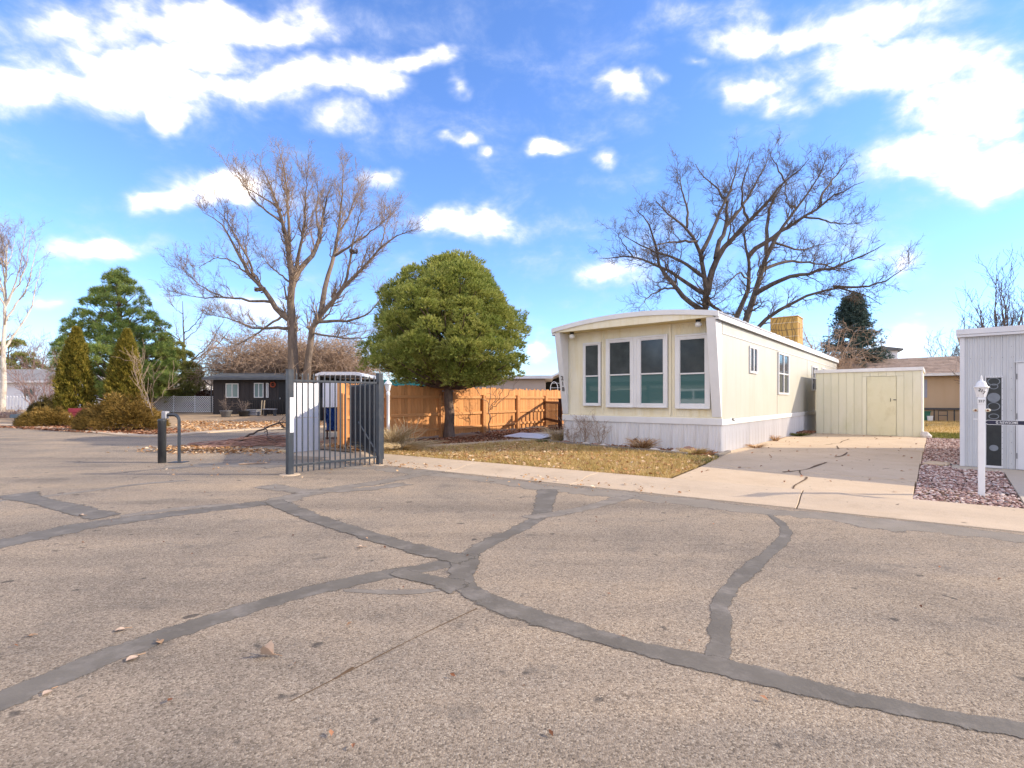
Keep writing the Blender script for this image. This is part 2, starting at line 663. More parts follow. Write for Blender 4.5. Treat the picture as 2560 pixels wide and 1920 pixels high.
mat('gate_black', (.04, .048, .06), (.06, .068, .08), 3, .5, .05, 40, rnd=.12, spec=.45, dirt=(.12, .11, .1), dscale=3, damt=.5)
mat('panel_white', (.8, .8, .84), (.75, .75, .79), 1.2, .5)
mat('tarp_blue', (.015, .05, .2), (.02, .07, .28), 9, .5, .6, 12)
mat('bollard', (.03, .034, .042), (.05, .054, .06), 7, .5, .1, 40, dirt=(.25, .25, .26), dscale=5, damt=.35)
mat('cooler_tan', (.42, .24, .055), (.5, .3, .08), 2.5, .6, .1, 20, stretch=(1, 1, .2), dirt=(.22, .12, .03), dscale=3.5, damt=.7)
mat('bark_pine', (.1, .065, .05), (.24, .175, .14), 7, .95, 1.0, 16, stretch=(1, 1, .35), bdist=.05)
mat('bark_grey', (.06, .048, .04), (.16, .13, .11), 5, .95, .9, 14, stretch=(1, 1, .3), bdist=.05)
mat('bark_elm', (.11, .082, .062), (.26, .2, .155), 4, .95, .7, 14, stretch=(1, 1, .3), bdist=.04)
mat('bark_birch', (.5, .44, .37), (.68, .62, .54), 3, .8, .5, 12, dirt=(.15, .11, .08), dscale=4, damt=.9)
mat('twig_grey', (.09, .068, .052), (.17, .13, .1), 3, .9)
mat('twig_elm', (.22, .155, .11), (.34, .255, .19), 3, .9)
mat('twig_tan', (.34, .235, .165), (.47, .345, .255), 2, .9)
mat('twig_mauve', (.24, .155, .145), (.35, .24, .22), 2, .9)
mat('twig_dark', (.075, .058, .05), (.14, .105, .09), 3, .9)
mat('twig_shrub', (.2, .15, .12), (.34, .27, .22), 6, .9)
island('needle_round', [(0, (.19, .22, .05)), (.45, (.38, .4, .095)), (.8, (.55, .54, .145)), (1, (.7, .63, .22))], .6, (.62, .74, .66), 1.3, .25)
island('needle_pine', [(0, (.15, .21, .06)), (.5, (.29, .37, .1)), (.85, (.45, .5, .15)), (1, (.58, .55, .19))], .6, (.6, .72, .66), .8, .25)
island('needle_olive', [(0, (.14, .17, .05)), (.5, (.29, .31, .09)), (1, (.48, .44, .16))], .6, (.7, .7, .6), .7, .25)
island('needle_spruce', [(0, (.04, .075, .06)), (.5, (.1, .15, .13)), (1, (.2, .26, .23))], .6, (.6, .68, .7), 1.0, .2)
island('needle_dark', [(0, (.02, .04, .02)), (1, (.07, .1, .05))], .6, None, 1, .2)
island('arbor_leaf', [(0, (.05, .065, .015)), (.35, (.2, .19, .035)), (.7, (.4, .32, .055)), (1, (.56, .42, .1))], .6, (.6, .62, .5), 2.5, .22)
island('juniper_leaf', [(0, (.09, .07, .02)), (.4, (.26, .17, .045)), (.75, (.42, .26, .07)), (1, (.52, .36, .13))], .7, (.62, .62, .5), 1.6, .2)
island('juniper_dark', [(0, (.03, .03, .012)), (.6, (.11, .085, .03)), (1, (.2, .15, .05))], .7, None, 1.6, .2)
island('leaf_litter', [(0, (.24, .11, .045)), (.3, (.46, .24, .1)), (.6, (.62, .38, .19)), (.85, (.74, .52, .31)), (1, (.82, .68, .5))], .8, None, 1, .15)
island('leaf_red', [(0, (.13, .055, .03)), (.4, (.27, .115, .06)), (.75, (.42, .21, .12)), (1, (.55, .36, .24))], .8, None, 1, .15)
island('straw', [(0, (.42, .28, .11)), (.4, (.58, .41, .17)), (.8, (.7, .53, .26)), (1, (.78, .65, .4))], .8, (.82, .82, .66), 1.6, .2)
island('straw_tall', [(0, (.5, .36, .19)), (.5, (.68, .52, .3)), (1, (.82, .68, .45))], .8, None, 1, .2)
island('grass_green', [(0, (.07, .09, .02)), (.5, (.15, .16, .04)), (1, (.3, .27, .09))], .8, None, 1, .2)
island('pebbles', [(0, (.06, .035, .03)), (.25, (.3, .17, .14)), (.5, (.45, .29, .25)), (.75, (.58, .43, .38)), (.92, (.72, .62, .57)), (1, (.14, .13, .14))], .8, None, 1, 0, .3)
island('rocks', [(0, (.3, .22, .18)), (.6, (.5, .44, .4)), (1, (.62, .58, .55))], .9)
mat('stone_red', (.3, .16, .12), (.42, .26, .2), 8, .9, .5, 30)
mat('stone_pale', (.55, .5, .46), (.64, .6, .56), 8, .9, .5, 30)
mat('timber_grey', (.16, .14, .125), (.25, .22, .19), 5, .95, .5, 30, stretch=(.3, 3, 3))
mat('house_dark', (.035, .03, .03), (.05, .043, .042), 3, .75, .2, 30, stretch=(1, 1, .2))
mat('roof_dark', (.1, .11, .12), (.15, .155, .16), 3, .9, .4, 30)
mat('house_white', (.68, .69, .73), (.74, .74, .77), 2, .7, .1, 20)
mat('roof_grey', (.2, .195, .2), (.27, .26, .26), 4, .9, .5, 30)
mat('house_tan', (.52, .37, .235), (.56, .41, .27), 2, .7, .1, 20, stretch=(1, 1, .2))
mat('shingle_tan', (.28, .2, .15), (.4, .3, .235), 9, .95, .6, 40, rnd=.3)
mat('shutter', (.3, .32, .4), (.35, .37, .45), 3, .6)
mat('teal', (.015, .17, .18), (.02, .21, .22), 3, .6)
mat('carport_white', (.74, .75, .78), (.66, .67, .7), 2, .5, dirt=(.4, .38, .36), dscale=2, damt=.4)
mat('beige_wall', (.5, .42, .36), (.55, .47, .41), 2, .7)
mat('shade_inside', (.03, .032, .035), (.045, .046, .048), 2, .8)  # near-black colour that stands in for shade inside and under buildings
mat('maroon', (.16, .015, .028), (.23, .03, .045), 4, .6, .2, 25)
mat('mail_blue', (.06, .09, .13), (.09, .12, .16), 6, .5)
mat('planter_black', (.02, .02, .022), (.035, .035, .037), 6, .45)
mat('planter_grey', (.12, .12, .125), (.18, .18, .185), 6, .45)
mat('wood_grey', (.3, .3, .32), (.4, .4, .42), 6, .8)
mat('wood_pale', (.55, .42, .26), (.62, .5, .32), 6, .7)
mat('wreath_red', (.3, .06, .03), (.42, .12, .06), 12, .8)
mat('green_plastic', (.03, .14, .09), None, 1, .5)
mat('leaf_pale', (.46, .33, .24), (.58, .44, .33), 30, .8)
mat('leaf_brown', (.3, .18, .1), (.4, .26, .16), 30, .8)
mat('car_white', (.78, .78, .8), None, 1, .25, spec=.5)
mat('rubber', (.025, .025, .025), None, 1, .8)
mat('alloy', (.5, .5, .52), None, 1, .35, metal=.8)
mat('nest', (.1, .07, .05), (.18, .13, .09), 20, .95)
M_ = MATS
# ------------------------------------------------------------------ ground, road, kerbs, slabs
def sheet(name, poly, z, m, kind='structure', thick=0.0):
    b = MB()
    if thick:
        b.prism([(p[0], p[1]) for p in poly], z - thick, z)
    else:
        b.add([(p[0], p[1], z) for p in poly], [tuple(range(len(poly)))])
    o = b.build(name, m)
    o['kind'] = kind
    bm = bmesh.new()
    bm.from_mesh(o.data)
    bmesh.ops.triangulate(bm, faces=[f for f in bm.faces if len(f.verts) > 4])
    bmesh.ops.recalc_face_normals(bm, faces=bm.faces)
    for f in bm.faces:
        if not thick and f.normal.z < 0:
            f.normal_flip()
    bm.to_mesh(o.data)
    bm.free()
    return o


def site(poly):
    return [tuple(S(w, v))[:2] for w, v in poly]


xs = sorted(set([-900, -500, -300, -200, -140] + list(range(-100, 61, 2)) + [80, 120, 200, 300, 500, 900]))
ys = sorted(set([-400, -200, -100, -60] + list(range(-40, 81, 2)) + [100, 140, 200, 300, 500, 900, 1500]))
gv = [(x, y, H(x, y) - .03) for y in ys for x in xs]
gf = [(j * len(xs) + i, j * len(xs) + i + 1, (j + 1) * len(xs) + i + 1, (j + 1) * len(xs) + i) for j in range(len(ys) - 1) for i in range(len(xs) - 1)]
struct(MB().add(gv, gf).build('ground', M_['dry_ground'], None, True))


def gut(w):                                 # asphalt edge of the rolled kerb, in site coordinates
    return -5.64 + .111 * w


KW = 1.08                                    # width of the rolled kerb and gutter
far_kerb = [(-62, 45), (-40, 33.5), (-25.2, 24.9), (-17.1, 20.0), (-13.6, 17.7), (-12.35, 17.25), (-11.75, 17.9), (-11.6, 19.4), (-11.1, 21.0), (-9.9, 22.6), (-7.2, 24.6)]
pgate = S(-6.3, gut(-6.3))
road = [tuple(S(20, gut(20)))[:2], tuple(pgate)[:2], (-3.6, 11.6), (-4.75, 13.3), (-6.0, 17.2), (-7.0, 24.4)] + far_kerb[::-1][1:] + [(-62, -45), (45, -45)]
sheet('road', road, 0.0, M_['asphalt'])

# rolled kerb in cast lengths
kerb = struct(bpy.data.objects.new('kerb', None))
COL.objects.link(kerb)
prof = [(0.0, -.03), (0.0, .012), (.30, .016), (.42, .03), (.56, .055), (.7, .066), (KW, .068), (KW, -.03)]


def kerb_piece(w0, w1):
    b = MB()
    P = []
    n = 4
    for i in range(n + 1):
        w = w0 + (w1 - w0) * i / n
        for (o, z) in prof:
            P.append(S(w - .11 * o, gut(w) + o, z))
    k = len(prof)
    fs = [(i * k + j, i * k + j + 1, (i + 1) * k + j + 1, (i + 1) * k + j) for i in range(n) for j in range(k - 1)]
    fs += [tuple(range(k - 1, -1, -1)), tuple(n * k + j for j in range(k))]
    b.add(P, fs)
    return b.build('kerb_length', M_['concrete_kerb'], kerb, bevel=.008)


for a, b_ in [(-6.4, -5.3), (-5.288, -2.9), (-2.888, -.42), (-.408, 2.55), (2.562, 5.6), (5.612, 8.7), (8.712, 11.8)]:
    kerb_piece(a, b_)

fk = struct(bpy.data.objects.new('kerb_across_street', None))
COL.objects.link(fk)
for i in range(len(far_kerb) - 1):
    a, c = Vector((*far_kerb[i], 0)), Vector((*far_kerb[i + 1], 0))
    n = Vector((-(c - a).y, (c - a).x, 0)).normalized()
    if n.y < 0 and i < 6:
        n = -n
    if i >= 6:
        n = Vector((-abs(n.x), abs(n.y) if n.x * n.y < 0 else -abs(n.y), 0))
    d = (c - a).normalized() * .004
    MB().prism([tuple(p)[:2] for p in (a + d, c - d, c - d + n * .5, a + d + n * .5)], -.03, .05 + .002 * (i % 2)).build('kerb_length', M_['concrete_kerb'], fk, bevel=.02)

# yard surfaces
sheet('leaf_bed', site([(-11.2, -5.6), (-6.3, gut(-6.3) + KW + .02), (-5.9, -4.6), (-5.75, -2), (-5.2, .2), (-4.4, .3), (-4.4, 18), (-12, 18), (-11.6, 2)]), .036, M_['soil'])
LAWN = site([(-6.2, gut(-6.2) + KW + .01), (.60, gut(.6) + KW + .01), (.3, -1.1), (-.3, -1.2), (-4.46, -.55), (-5.3, -.35), (-5.75, -2.0), (-6.1, -4.2)])
sheet('lawn', LAWN, .05, M_['lawn_soil'])
BED = site([(.3, -1.1), (.1, 0.02), (-4.5, .02), (-4.6, -.4), (-4.46, -.5), (-.4, -1.12)])
sheet('flower_bed', BED, .056, M_['soil'])
drv = struct(bpy.data.objects.new('driveway', None))
COL.objects.link(drv)


def slab(parent, poly, z=.056, m='concrete', th=.09):
    MB().prism(site(poly), z - th, z).build('slab', M_[m], parent, bevel=.006)


j = .007
lw = lambda v: .33 + (.3 * max(0, (-1.0 - v)) / 3.2 if v < -1 else -.32 * smooth((v + 1) / 1.2))
vv = [-4.4, -2.35, .45, 3.3, 6.2, 9.34]
for i in range(5):
    v0, v1 = vv[i] + j, vv[i + 1] - j
    f0 = gut(lw(v0)) + KW + .012 if i == 0 else v0
    f1 = gut(3.6) + KW + .012 if i == 0 else v0
    slab(drv, [(lw(v0), f0), (3.6, f1), (3.58, v1), (lw(v1), v1)], .056 + .003 * (i % 2))
walk = struct(bpy.data.objects.new('front_walk', None))
COL.objects.link(walk)
slab(walk, [(-7.1, -3.6), (-6.15, -4.15), (-5.8, -2.02), (-6.9, -1.7)], .05)
slab(walk, [(-6.9, -1.68), (-5.8, -2.0), (-5.32, -.33), (-6.7, .1)], .052)
slab(walk, [(-6.7, .12), (-5.3, -.31), (-4.5, -.25), (-4.5, 1.6), (-6.2, 1.6)], .05)
pad = struct(bpy.data.objects.new('side_pad', None))
COL.objects.link(pad)
slab(pad, [(4.05, .0), (9.5, .0), (9.5, 2), (4.05, 2)], .05, 'concrete_pad')
slab(pad, [(4.62, gut(4.62) + KW + .01), (9.5, gut(9.5) + KW + .01), (9.5, -.012), (4.72, -.012)], .052, 'concrete_pad')
GRAV = site([(3.61, gut(3.61) + KW + .01), (4.6, gut(4.6) + KW + .01), (4.7, -.02), (4.04, -.02), (4.04, .6), (4.6, .9), (5.2, 9.0), (3.6, 9.0)])
sheet('gravel_bed', GRAV, .03, M_['soil'])
sheet('back_lawn', site([(3.5, 9.0), (9, 9.0), (12, 28), (-3, 28), (-3, 20), (3.5, 20)]), .03, M_['lawn_soil'])
sheet('gate_apron', [tuple(p)[:2] for p in (G(730, 1140), G(945, 1150), G(940, 1135), G(760, 1118))], .008, M_['concrete_pad'])


# crack sealing: poured ribbons, traced on the asphalt and laid on the ground
def crop_a(x, y):
    return (x / 1.728, 1180 + y / 1.728)


def crop_b(x, y):
    return (1280 + x / 1.728, 1180 + y / 1.728)


def ribbon(name, pts, m, z, wob=.12, parent=None):
    """pts: (px, py, half width in metres)"""
    P = []
    for (x, y, hw) in pts:
        g = G(x, y)
        P.append((g, hw))
    # resample
    Q = []
    for i in range(len(P) - 1):
        a, ha = P[i]
        b, hb = P[i + 1]
        n = max(2, int((b - a).length / .09))
        for k in range(n):
            t = k / n
            Q.append((a.lerp(b, t), ha + (hb - ha) * t))
    Q.append(P[-1])
    for _ in range(5):
        Q = [Q[0]] + [((Q[i - 1][0] + Q[i][0] * 2 + Q[i + 1][0]) / 4, Q[i][1]) for i in range(1, len(Q) - 1)] + [Q[-1]]
    dd0, dd1 = (Q[0][0] - Q[1][0]).normalized(), (Q[-1][0] - Q[-2][0]).normalized()
    ext = min(.12, Q[0][1] * 1.6)
    Q = [(Q[0][0] + dd0 * ext, Q[0][1])] + Q + [(Q[-1][0] + dd1 * ext, Q[-1][1])]
    V, Fc = [], []
    l = r = 0
    for i, (p, hw) in enumerate(Q):
        d = (Q[min(i + 1, len(Q) - 1)][0] - Q[max(i - 1, 0)][0]).normalized()
        n = Vector((-d.y, d.x, 0))
        l = l * .8 + random.uniform(-1, 1) * wob * .45
        r = r * .8 + random.uniform(-1, 1) * wob * .45
        taper = 1
        for k in range(5):
            q = p + n * hw * ((1 + l) if k < 2 else (1 + r)) * taper * (1.35, .75, 0, -.75, -1.35)[k]
            V.append((q.x, q.y, z))
    for i in range(len(Q) - 1):
        for k in range(4):
            Fc.append((5 * i + k, 5 * i + k + 1, 5 * i + k + 6, 5 * i + k + 5))
    o = MB().add(V, Fc).build(name, m)
    at_ = o.data.attributes.new('edge', 'FLOAT', 'POINT')
    for i in range(len(Q)):
        e = 0.0 if i in (0, len(Q) - 1) else 1.0
        for k, val in enumerate((0, .8, 1, .8, 0)):
            at_.data[5 * i + k].value = val * e
    bm = bmesh.new()
    bm.from_mesh(o.data)
    for f in bm.faces:
        if f.normal.z < 0:
            f.normal_flip()
    bm.to_mesh(o.data)
    bm.free()
    return struct(o)


def seal(pts, crop, z, m='sealant', wob=.3):
    return ribbon('crack_seal', [(*crop(x, y), hw) for x, y, hw in pts], M_[m], z, wob)


seal([(-500, 1260, 0.108), (-120, 1045, 0.108), (0, 985, 0.108), (250, 872, 0.104), (500, 788, 0.102), (750, 690, 0.095), (1000, 612, 0.095), (1250, 535, 0.095), (1500, 475, 0.095), (1750, 428, 0.095), (1900, 402, 0.095), (1990, 386, 0.102)], crop_a, .0010, wob=.22)
seal([(2015, 362, 0.102), (2008, 420, 0.095), (1975, 478, 0.102), (2060, 530, 0.095), (2212, 592, 0.095), (2420, 662, 0.083), (2620, 722, 0.076), (2860, 785, 0.076), (3080, 834, 0.083), (3250, 874, 0.076), (3470, 930, 0.074), (3720, 992, 0.074), (3930, 1035, 0.074), (4250, 1085, 0.074), (4480, 1125, 0.074), (4900, 1200, 0.074)], crop_a, 0.004)
seal([(1730, 440, 0.076), (1840, 462, 0.076), (1960, 492, 0.114)], crop_a, 0.005)
seal([(1995, 380, 0.108), (1850, 348, 0.095), (1700, 308, 0.095), (1550, 262, 0.095), (1400, 216, 0.095), (1270, 166, 0.102), (1185, 128, 0.114)], crop_a, 0.005)
seal([(1190, 130, 0.140), (1000, 152, 0.140), (800, 176, 0.140), (550, 208, 0.165), (400, 225, 0.165), (200, 268, 0.165), (0, 312, 0.165), (-300, 385, 0.165)], crop_a, 0.002)
seal([(550, 188, 0.076), (680, 168, 0.076), (860, 150, 0.089), (1010, 142, 0.114)], crop_a, .0016, 'sealant_worn')
seal([(450, 192, 0.140), (390, 180, 0.140), (320, 166, 0.140), (200, 132, 0.152), (70, 98, 0.203)], crop_a, 0.004)
seal([(70, 112, 0.064), (0, 125, 0.064), (-200, 160, 0.064)], crop_a, .0010, 'sealant_worn')
seal([(170, 108, 0.076), (400, 80, 0.076), (600, 52, 0.076), (780, 38, 0.076)], crop_a, .0022, 'sealant_worn')
seal([(1190, 128, 0.165), (1290, 100, 0.165), (1450, 72, 0.152), (1640, 46, 0.152), (1760, 22, 0.152), (1900, -4, 0.127)], crop_a, .00226, 'sealant_worn')
seal([(1150, 62, 0.152), (1300, 84, 0.152), (1430, 82, 0.127), (1600, 74, 0.127), (1740, 52, 0.127)], crop_a, .0034, 'sealant_worn')
seal([(2010, 372, 0.089), (2100, 312, 0.083), (2212, 262, 0.083), (2300, 218, 0.089), (2345, 178, 0.114), (2360, 120, 0.127), (2372, 78, 0.127)], crop_a, .0010, wob=.35)
seal([(2290, 196, 0.089), (2460, 172, 0.089), (2600, 140, 0.102), (2720, 105, 0.102)], crop_a, .00226, 'sealant_worn')
seal([(884, 826, 0.076), (902, 770, 0.057), (910, 710, 0.053), (914, 655, 0.057), (888, 600, 0.053), (896, 560, 0.053), (918, 522, 0.053), (960, 470, 0.057), (1010, 432, 0.057), (1090, 368, 0.057), (1150, 328, 0.057), (1176, 290, 0.053), (1192, 252, 0.051), (1165, 215, 0.044), (1120, 190, 0.025)], crop_b, .0024, wob=.4)
seal([(1500, 512, 0.025), (1640, 518, 0.038), (1760, 528, 0.038), (1890, 512, 0.025)], crop_a, .00226, 'sealant_worn')
# hairline crack
ribbon('road_crack', [(*crop_a(x, y), .0028) for x, y in ((2060, 590), (1900, 665), (1720, 750), (1560, 840), (1420, 905), (1260, 990))], M_['crack'], .002, .8)
ribbon('road_crack', [(*crop_a(x, y), .006) for x, y in ((1520, 848), (1490, 862), (1455, 890))], M_['crack'], .003, .8)
# darker resurfaced strips
ribbon('road_patch', [(960, 1172, .2), (1250, 1203, .24), (1500, 1232, .22), (1760, 1262, .24), (2100, 1298, .22), (2560, 1345, .2), (2900, 1385, .2)], M_['patch'], .0008, .6)
ribbon('road_patch', [(420, 1168, .28), (560, 1160, .5), (700, 1158, .55), (820, 1160, .4), (930, 1170, .2)], M_['patch'], .0011, .6)
# driveway cracks
def c7b(x, y):
    return (1700 + x / 2.572, 1060 + y / 2.572)


def dcrack(pts, hw=.012):
    o = ribbon('concrete_crack', [(*c7b(x, y), hw) for x, y in pts], M_['crack'], .064, 1.2)
    V = [v for v in o.data.vertices]
    for v in V:                                   # lift along the sight of the trace onto the slab
        k = (EYE - .064) / EYE
        v.co.x *= k
        v.co.y *= k
    return o


dcrack([(940, 245), (905, 258), (860, 275), (835, 290), (770, 298), (740, 302), (670, 308)], .014)
dcrack([(770, 298), (768, 318), (785, 330)], .008)
dcrack([(812, 340), (815, 358), (780, 368), (740, 388), (728, 402), (735, 430)], .01)
dcrack([(1090, 95), (1045, 110), (1030, 122), (1000, 126), (935, 133)], .012)
dcrack([(1010, 140), (1018, 158)], .01)
dcrack([(1075, 182), (1062, 192), (1050, 205), (1000, 211)], .012)
# ------------------------------------------------------------------ mobile home 218
home = thing('mobile_home', 'cream mobile home numbered 218 with white skirting and four tall front windows', 'mobile home', CORNER, TH)
LEN, WID = 17.7, 4.4


def rib_panel(wd, hgt, ribs, m, name='skirt_panel', rw=.02, depth=.014, th=.012):
    """sheet in x-z plane facing -y with raised vertical ribs"""
    b = MB()
    prof = [(0.0, 0.0)]
    for r in ribs:
        prof += [(r - rw, 0), (r - rw * .45, -depth), (r + rw * .45, -depth), (r + rw, 0)]
    prof.append((wd, 0.0))
    poly = prof + [(wd, th), (0, th)]
    b.prism(poly, 0, hgt)
    return b.mesh(name, m)


# skirting, panel by panel
sk = rib_panel(.29, .69, [.03, .105, .18, .26], M_['skirt_white'])
for i in range(15):
    link('skirt_panel', sk, home, (-WID + .003 + i * .293, .0, 0))
for i in range(60):
    link('skirt_panel', sk, home, (0.0, .012 + i * .2945, 0), R(90))
MB().box(-WID + .02, -.02, .02, LEN, .02, .86).build('underframe', M_['shade_inside'], home)
MB().box(-WID - .03, .035, -.035, .02, .69, .85).box(.012, .036, .02, LEN, .69, .83).build('belt_trim', M_['white_trim'], home, bevel=.01)
MB().box(-WID - .02, .025, -.025, .02, .85, .875).build('sill_strip', M_['siding_cream'], home)


# front wall: three ribbed sheets
def siding(x0, x1, y):
    n = int(round((x1 - x0) / .052))
    p = (x1 - x0) / n
    poly = []
    for i in range(n):
        a = x0 + i * p
        poly += [(a, y), (a + p * .42, y), (a + p * .5, y - .005), (a + p * .9, y - .005)]
    poly += [(x1, y), (x1, y + .02), (x0, y + .02)]
    MB().prism(poly, .875, 3.2).build('siding_sheet', M_['siding_cream'], home)


siding(-WID, -3.115, .03)
siding(-3.11, -1.235, .015)
siding(-1.23, 0.0, .03)
for xj in (-3.14, -1.255):
    MB().box(xj, xj + .05, -.005, .012, .9, 3.16).build('joint_strip', M_['siding_cream'], home, bevel=.004)
# side, back and far walls
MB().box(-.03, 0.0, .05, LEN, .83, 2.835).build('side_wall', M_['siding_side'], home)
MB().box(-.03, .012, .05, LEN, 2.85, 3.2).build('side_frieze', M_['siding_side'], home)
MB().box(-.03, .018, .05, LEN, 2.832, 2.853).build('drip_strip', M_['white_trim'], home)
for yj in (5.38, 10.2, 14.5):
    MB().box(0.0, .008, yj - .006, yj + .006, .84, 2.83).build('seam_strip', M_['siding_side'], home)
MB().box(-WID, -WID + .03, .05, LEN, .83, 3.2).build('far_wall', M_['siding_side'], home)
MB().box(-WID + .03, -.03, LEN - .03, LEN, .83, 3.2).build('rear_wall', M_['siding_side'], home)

# bowed roof
OV = .42


def arch(x):
    return 3.2 + .2 * (1 - ((x + WID / 2) / (WID / 2 + .1)) ** 2)


NX = 22
xsr = [-WID - .09 + (WID + .18) * i / NX for i in range(NX + 1)]
b = MB()
P, fs = [], []
ysr = [-OV - .03, LEN + .1]
for y in ysr:
    for x in xsr:
        P.append((x, y, arch(x) + .075))
for y in ysr:
    for x in xsr:
        P.append((x, y, arch(x) + .03))
k = NX + 1
for i in range(NX):
    fs += [(i, i + 1, k + i + 1, k + i), (2 * k + i + 1, 2 * k + i, 3 * k + i, 3 * k + i + 1), (i + 1, i, 2 * k + i, 2 * k + i + 1), (k + i, k + i + 1, 3 * k + i + 1, 3 * k + i)]
fs += [(0, k, 3 * k, 2 * k), (NX, 2 * k + NX, 3 * k + NX, k + NX)]
roof = b.add(P, fs).build('roof', M_['roof_white'], home, True)
# standing seams across the roof
seam_poly = [(x, arch(x) + .076) for x in xsr] + [(x, arch(x) + .1) for x in xsr[::-1]]
sm = MB().prism(seam_poly, 0, .025, axis='y').mesh('roof_seam', M_['roof_white'])
for i in range(29):
    link('roof_seam', sm, roof, (0, -.2 + i * .62, 0))
# front edge: white metal drip edge, cream header below, soffit
fe = [(x, arch(x) + .02) for x in xsr] + [(x, arch(x) + .085) for x in xsr[::-1]]
fe = [(x, arch(x) - .035) for x in xsr] + [(x, arch(x) + .085) for x in xsr[::-1]]
MB().prism(fe, -OV - .065, -OV - .032, axis='y').build('roof_edge', M_['white_trim'], home)
hd = [(-WID + .02, 3.165), (-.02, 3.165)] + [(x, arch(x) + .028) for x in xsr[::-1] if -WID + .02 < x < -.02]
MB().prism(hd, -OV - .03, -OV - .005, axis='y').build('header', M_['siding_cream'], home)
MB().box(-WID + .02, -.02, -OV, .012, 3.168, 3.18).build('soffit', M_['soffit_yellow'], home)
for sx, x0, x1 in ((1, .012, .095), (-1, -WID - .095, -WID - .012)):
    MB().box(x0, x1, -OV - .03, LEN + .1, 3.1, 3.225).build('eave_trim', M_['white_trim'], home, bevel=.01)
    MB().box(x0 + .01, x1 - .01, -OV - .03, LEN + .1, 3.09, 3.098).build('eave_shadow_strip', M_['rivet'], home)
# raked corner wings
wing = [(.012, .88), (-.03, .88), (-OV - .02, 3.165), (.012, 3.165)]
for x0, x1 in ((-.2, .012), (-WID - .012, -WID + .16)):
    MB().prism(wing, x0, x1, axis='x').build('corner_wing', M_['white_trim'], home, bevel=.008)


def dh_window(parent, x0, x1, z0, z1, y, case=True, casew=.1):
    """double hung window facing -y; x0..x1, z0..z1 is the glass opening"""
    c = casew
    b = MB()
    if case:
        b.box(x0 - c, x0, y - .055, y, z0 - c, z1 + c).box(x1, x1 + c, y - .055, y, z0 - c, z1 + c)
        b.box(x0, x1, y - .055, y, z1, z1 + c).box(x0, x1, y - .055, y, z0 - c, z0)
        b.box(x0 - c + .03, x1 + c - .03, y - .075, y - .056, z1 + c - .05, z1 + c - .012)
        b.box(x0 - c + .02, x1 + c - .02, y - .085, y - .056, z0 - c, z0 - c + .035)
    else:
        b.box(x0 - .005, x1 + .005, y - .03, y, z0 - .02, z0 - .001)
    o = b.build('window', M_['white_trim'], parent, bevel=.006)
    zm = z0 + (z1 - z0) * .465
    s = .016
    MB().box(x0, x0 + s, y - .045, y - .012, zm, z1).box(x1 - s, x1, y - .045, y - .012, zm, z1).box(x0 + s, x1 - s, y - .045, y - .012, z1 - s, z1).box(x0 + s, x1 - s, y - .052, y - .012, zm - .012, zm + .022).build('upper_sash', M_['white_trim'], o)
    MB().box(x0, x0 + s, y - .032, y - .002, z0, zm - .013).box(x1 - s, x1, y - .032, y - .002, z0, zm - .013).box(x0 + s, x1 - s, y - .032, y - .002, z0, z0 + s).build('lower_sash', M_['white_trim'], o)
    MB().box(x0 + s, x1 - s, y - .03, y - .024, zm + .022, z1 - s).build('insect_screen', M_['screen_pane'], o)
    MB().box(x0 + s, x1 - s, y - .016, y - .01, z0 + s, zm - .012).build('pane', M_['window_glass'], o)
    return o


YW = -.01
dh_window(home, -3.67, -3.24, 1.18, 2.80, .02, casew=.065)
# the two middle windows share a casing
dh_window(home, -2.9, -2.28, 1.18, 2.82, .0, casew=.1)
dh_window(home, -2.0, -1.38, 1.18, 2.82, .0, casew=.1)
MB().box(-2.178, -2.102, -.05, .0, 1.085, 2.915).build('mullion', M_['white_trim'], home, bevel=.005)
dh_window(home, -.98, -.36, 1.18, 2.76, .02, casew=.115)

# porch globes under the soffit
for x in (-3.97, -.45):
    o = MB().lathe([(.0, 0), (.06, 0), (.06, -.035), (.045, -.05), (.0, -.05)], 14, (x, -.22, 3.167)).build('porch_light', M_['black_trim'], home, True)
    MB().lathe([(.0, -.048), (.04, -.05), (.07, -.075), (.082, -.11), (.07, -.15), (.04, -.172), (.0, -.18)], 16, (x, -.22, 3.167)).build('globe', M_['globe_glass'], o, True)
# number plates 2 1 8 on the left wing
for ch, z in (('2', 1.89), ('1', 1.735), ('8', 1.58)):
    yy = -.03 - (OV - .01) * (z - .88) / 2.285
    text_mesh('house_number', ch, .17, M_['ink'], home, face_my(-4.3, yy - .008, z, 0, R(10.5)), .008)
# hose bib on the side
MB().tube([(.0, .71, .8), (.06, .71, .8), (.09, .71, .77)], .014, 8).lathe([(.0, 0), (.03, .0), (.03, .012), (0, .012)], 10, (.06, .71, .82)).build('hose_tap', M_['rivet'], home)
MB().box(.0, .01, .66, .76, .755, .845).build('tap_plate', M_['white_trim'], home)


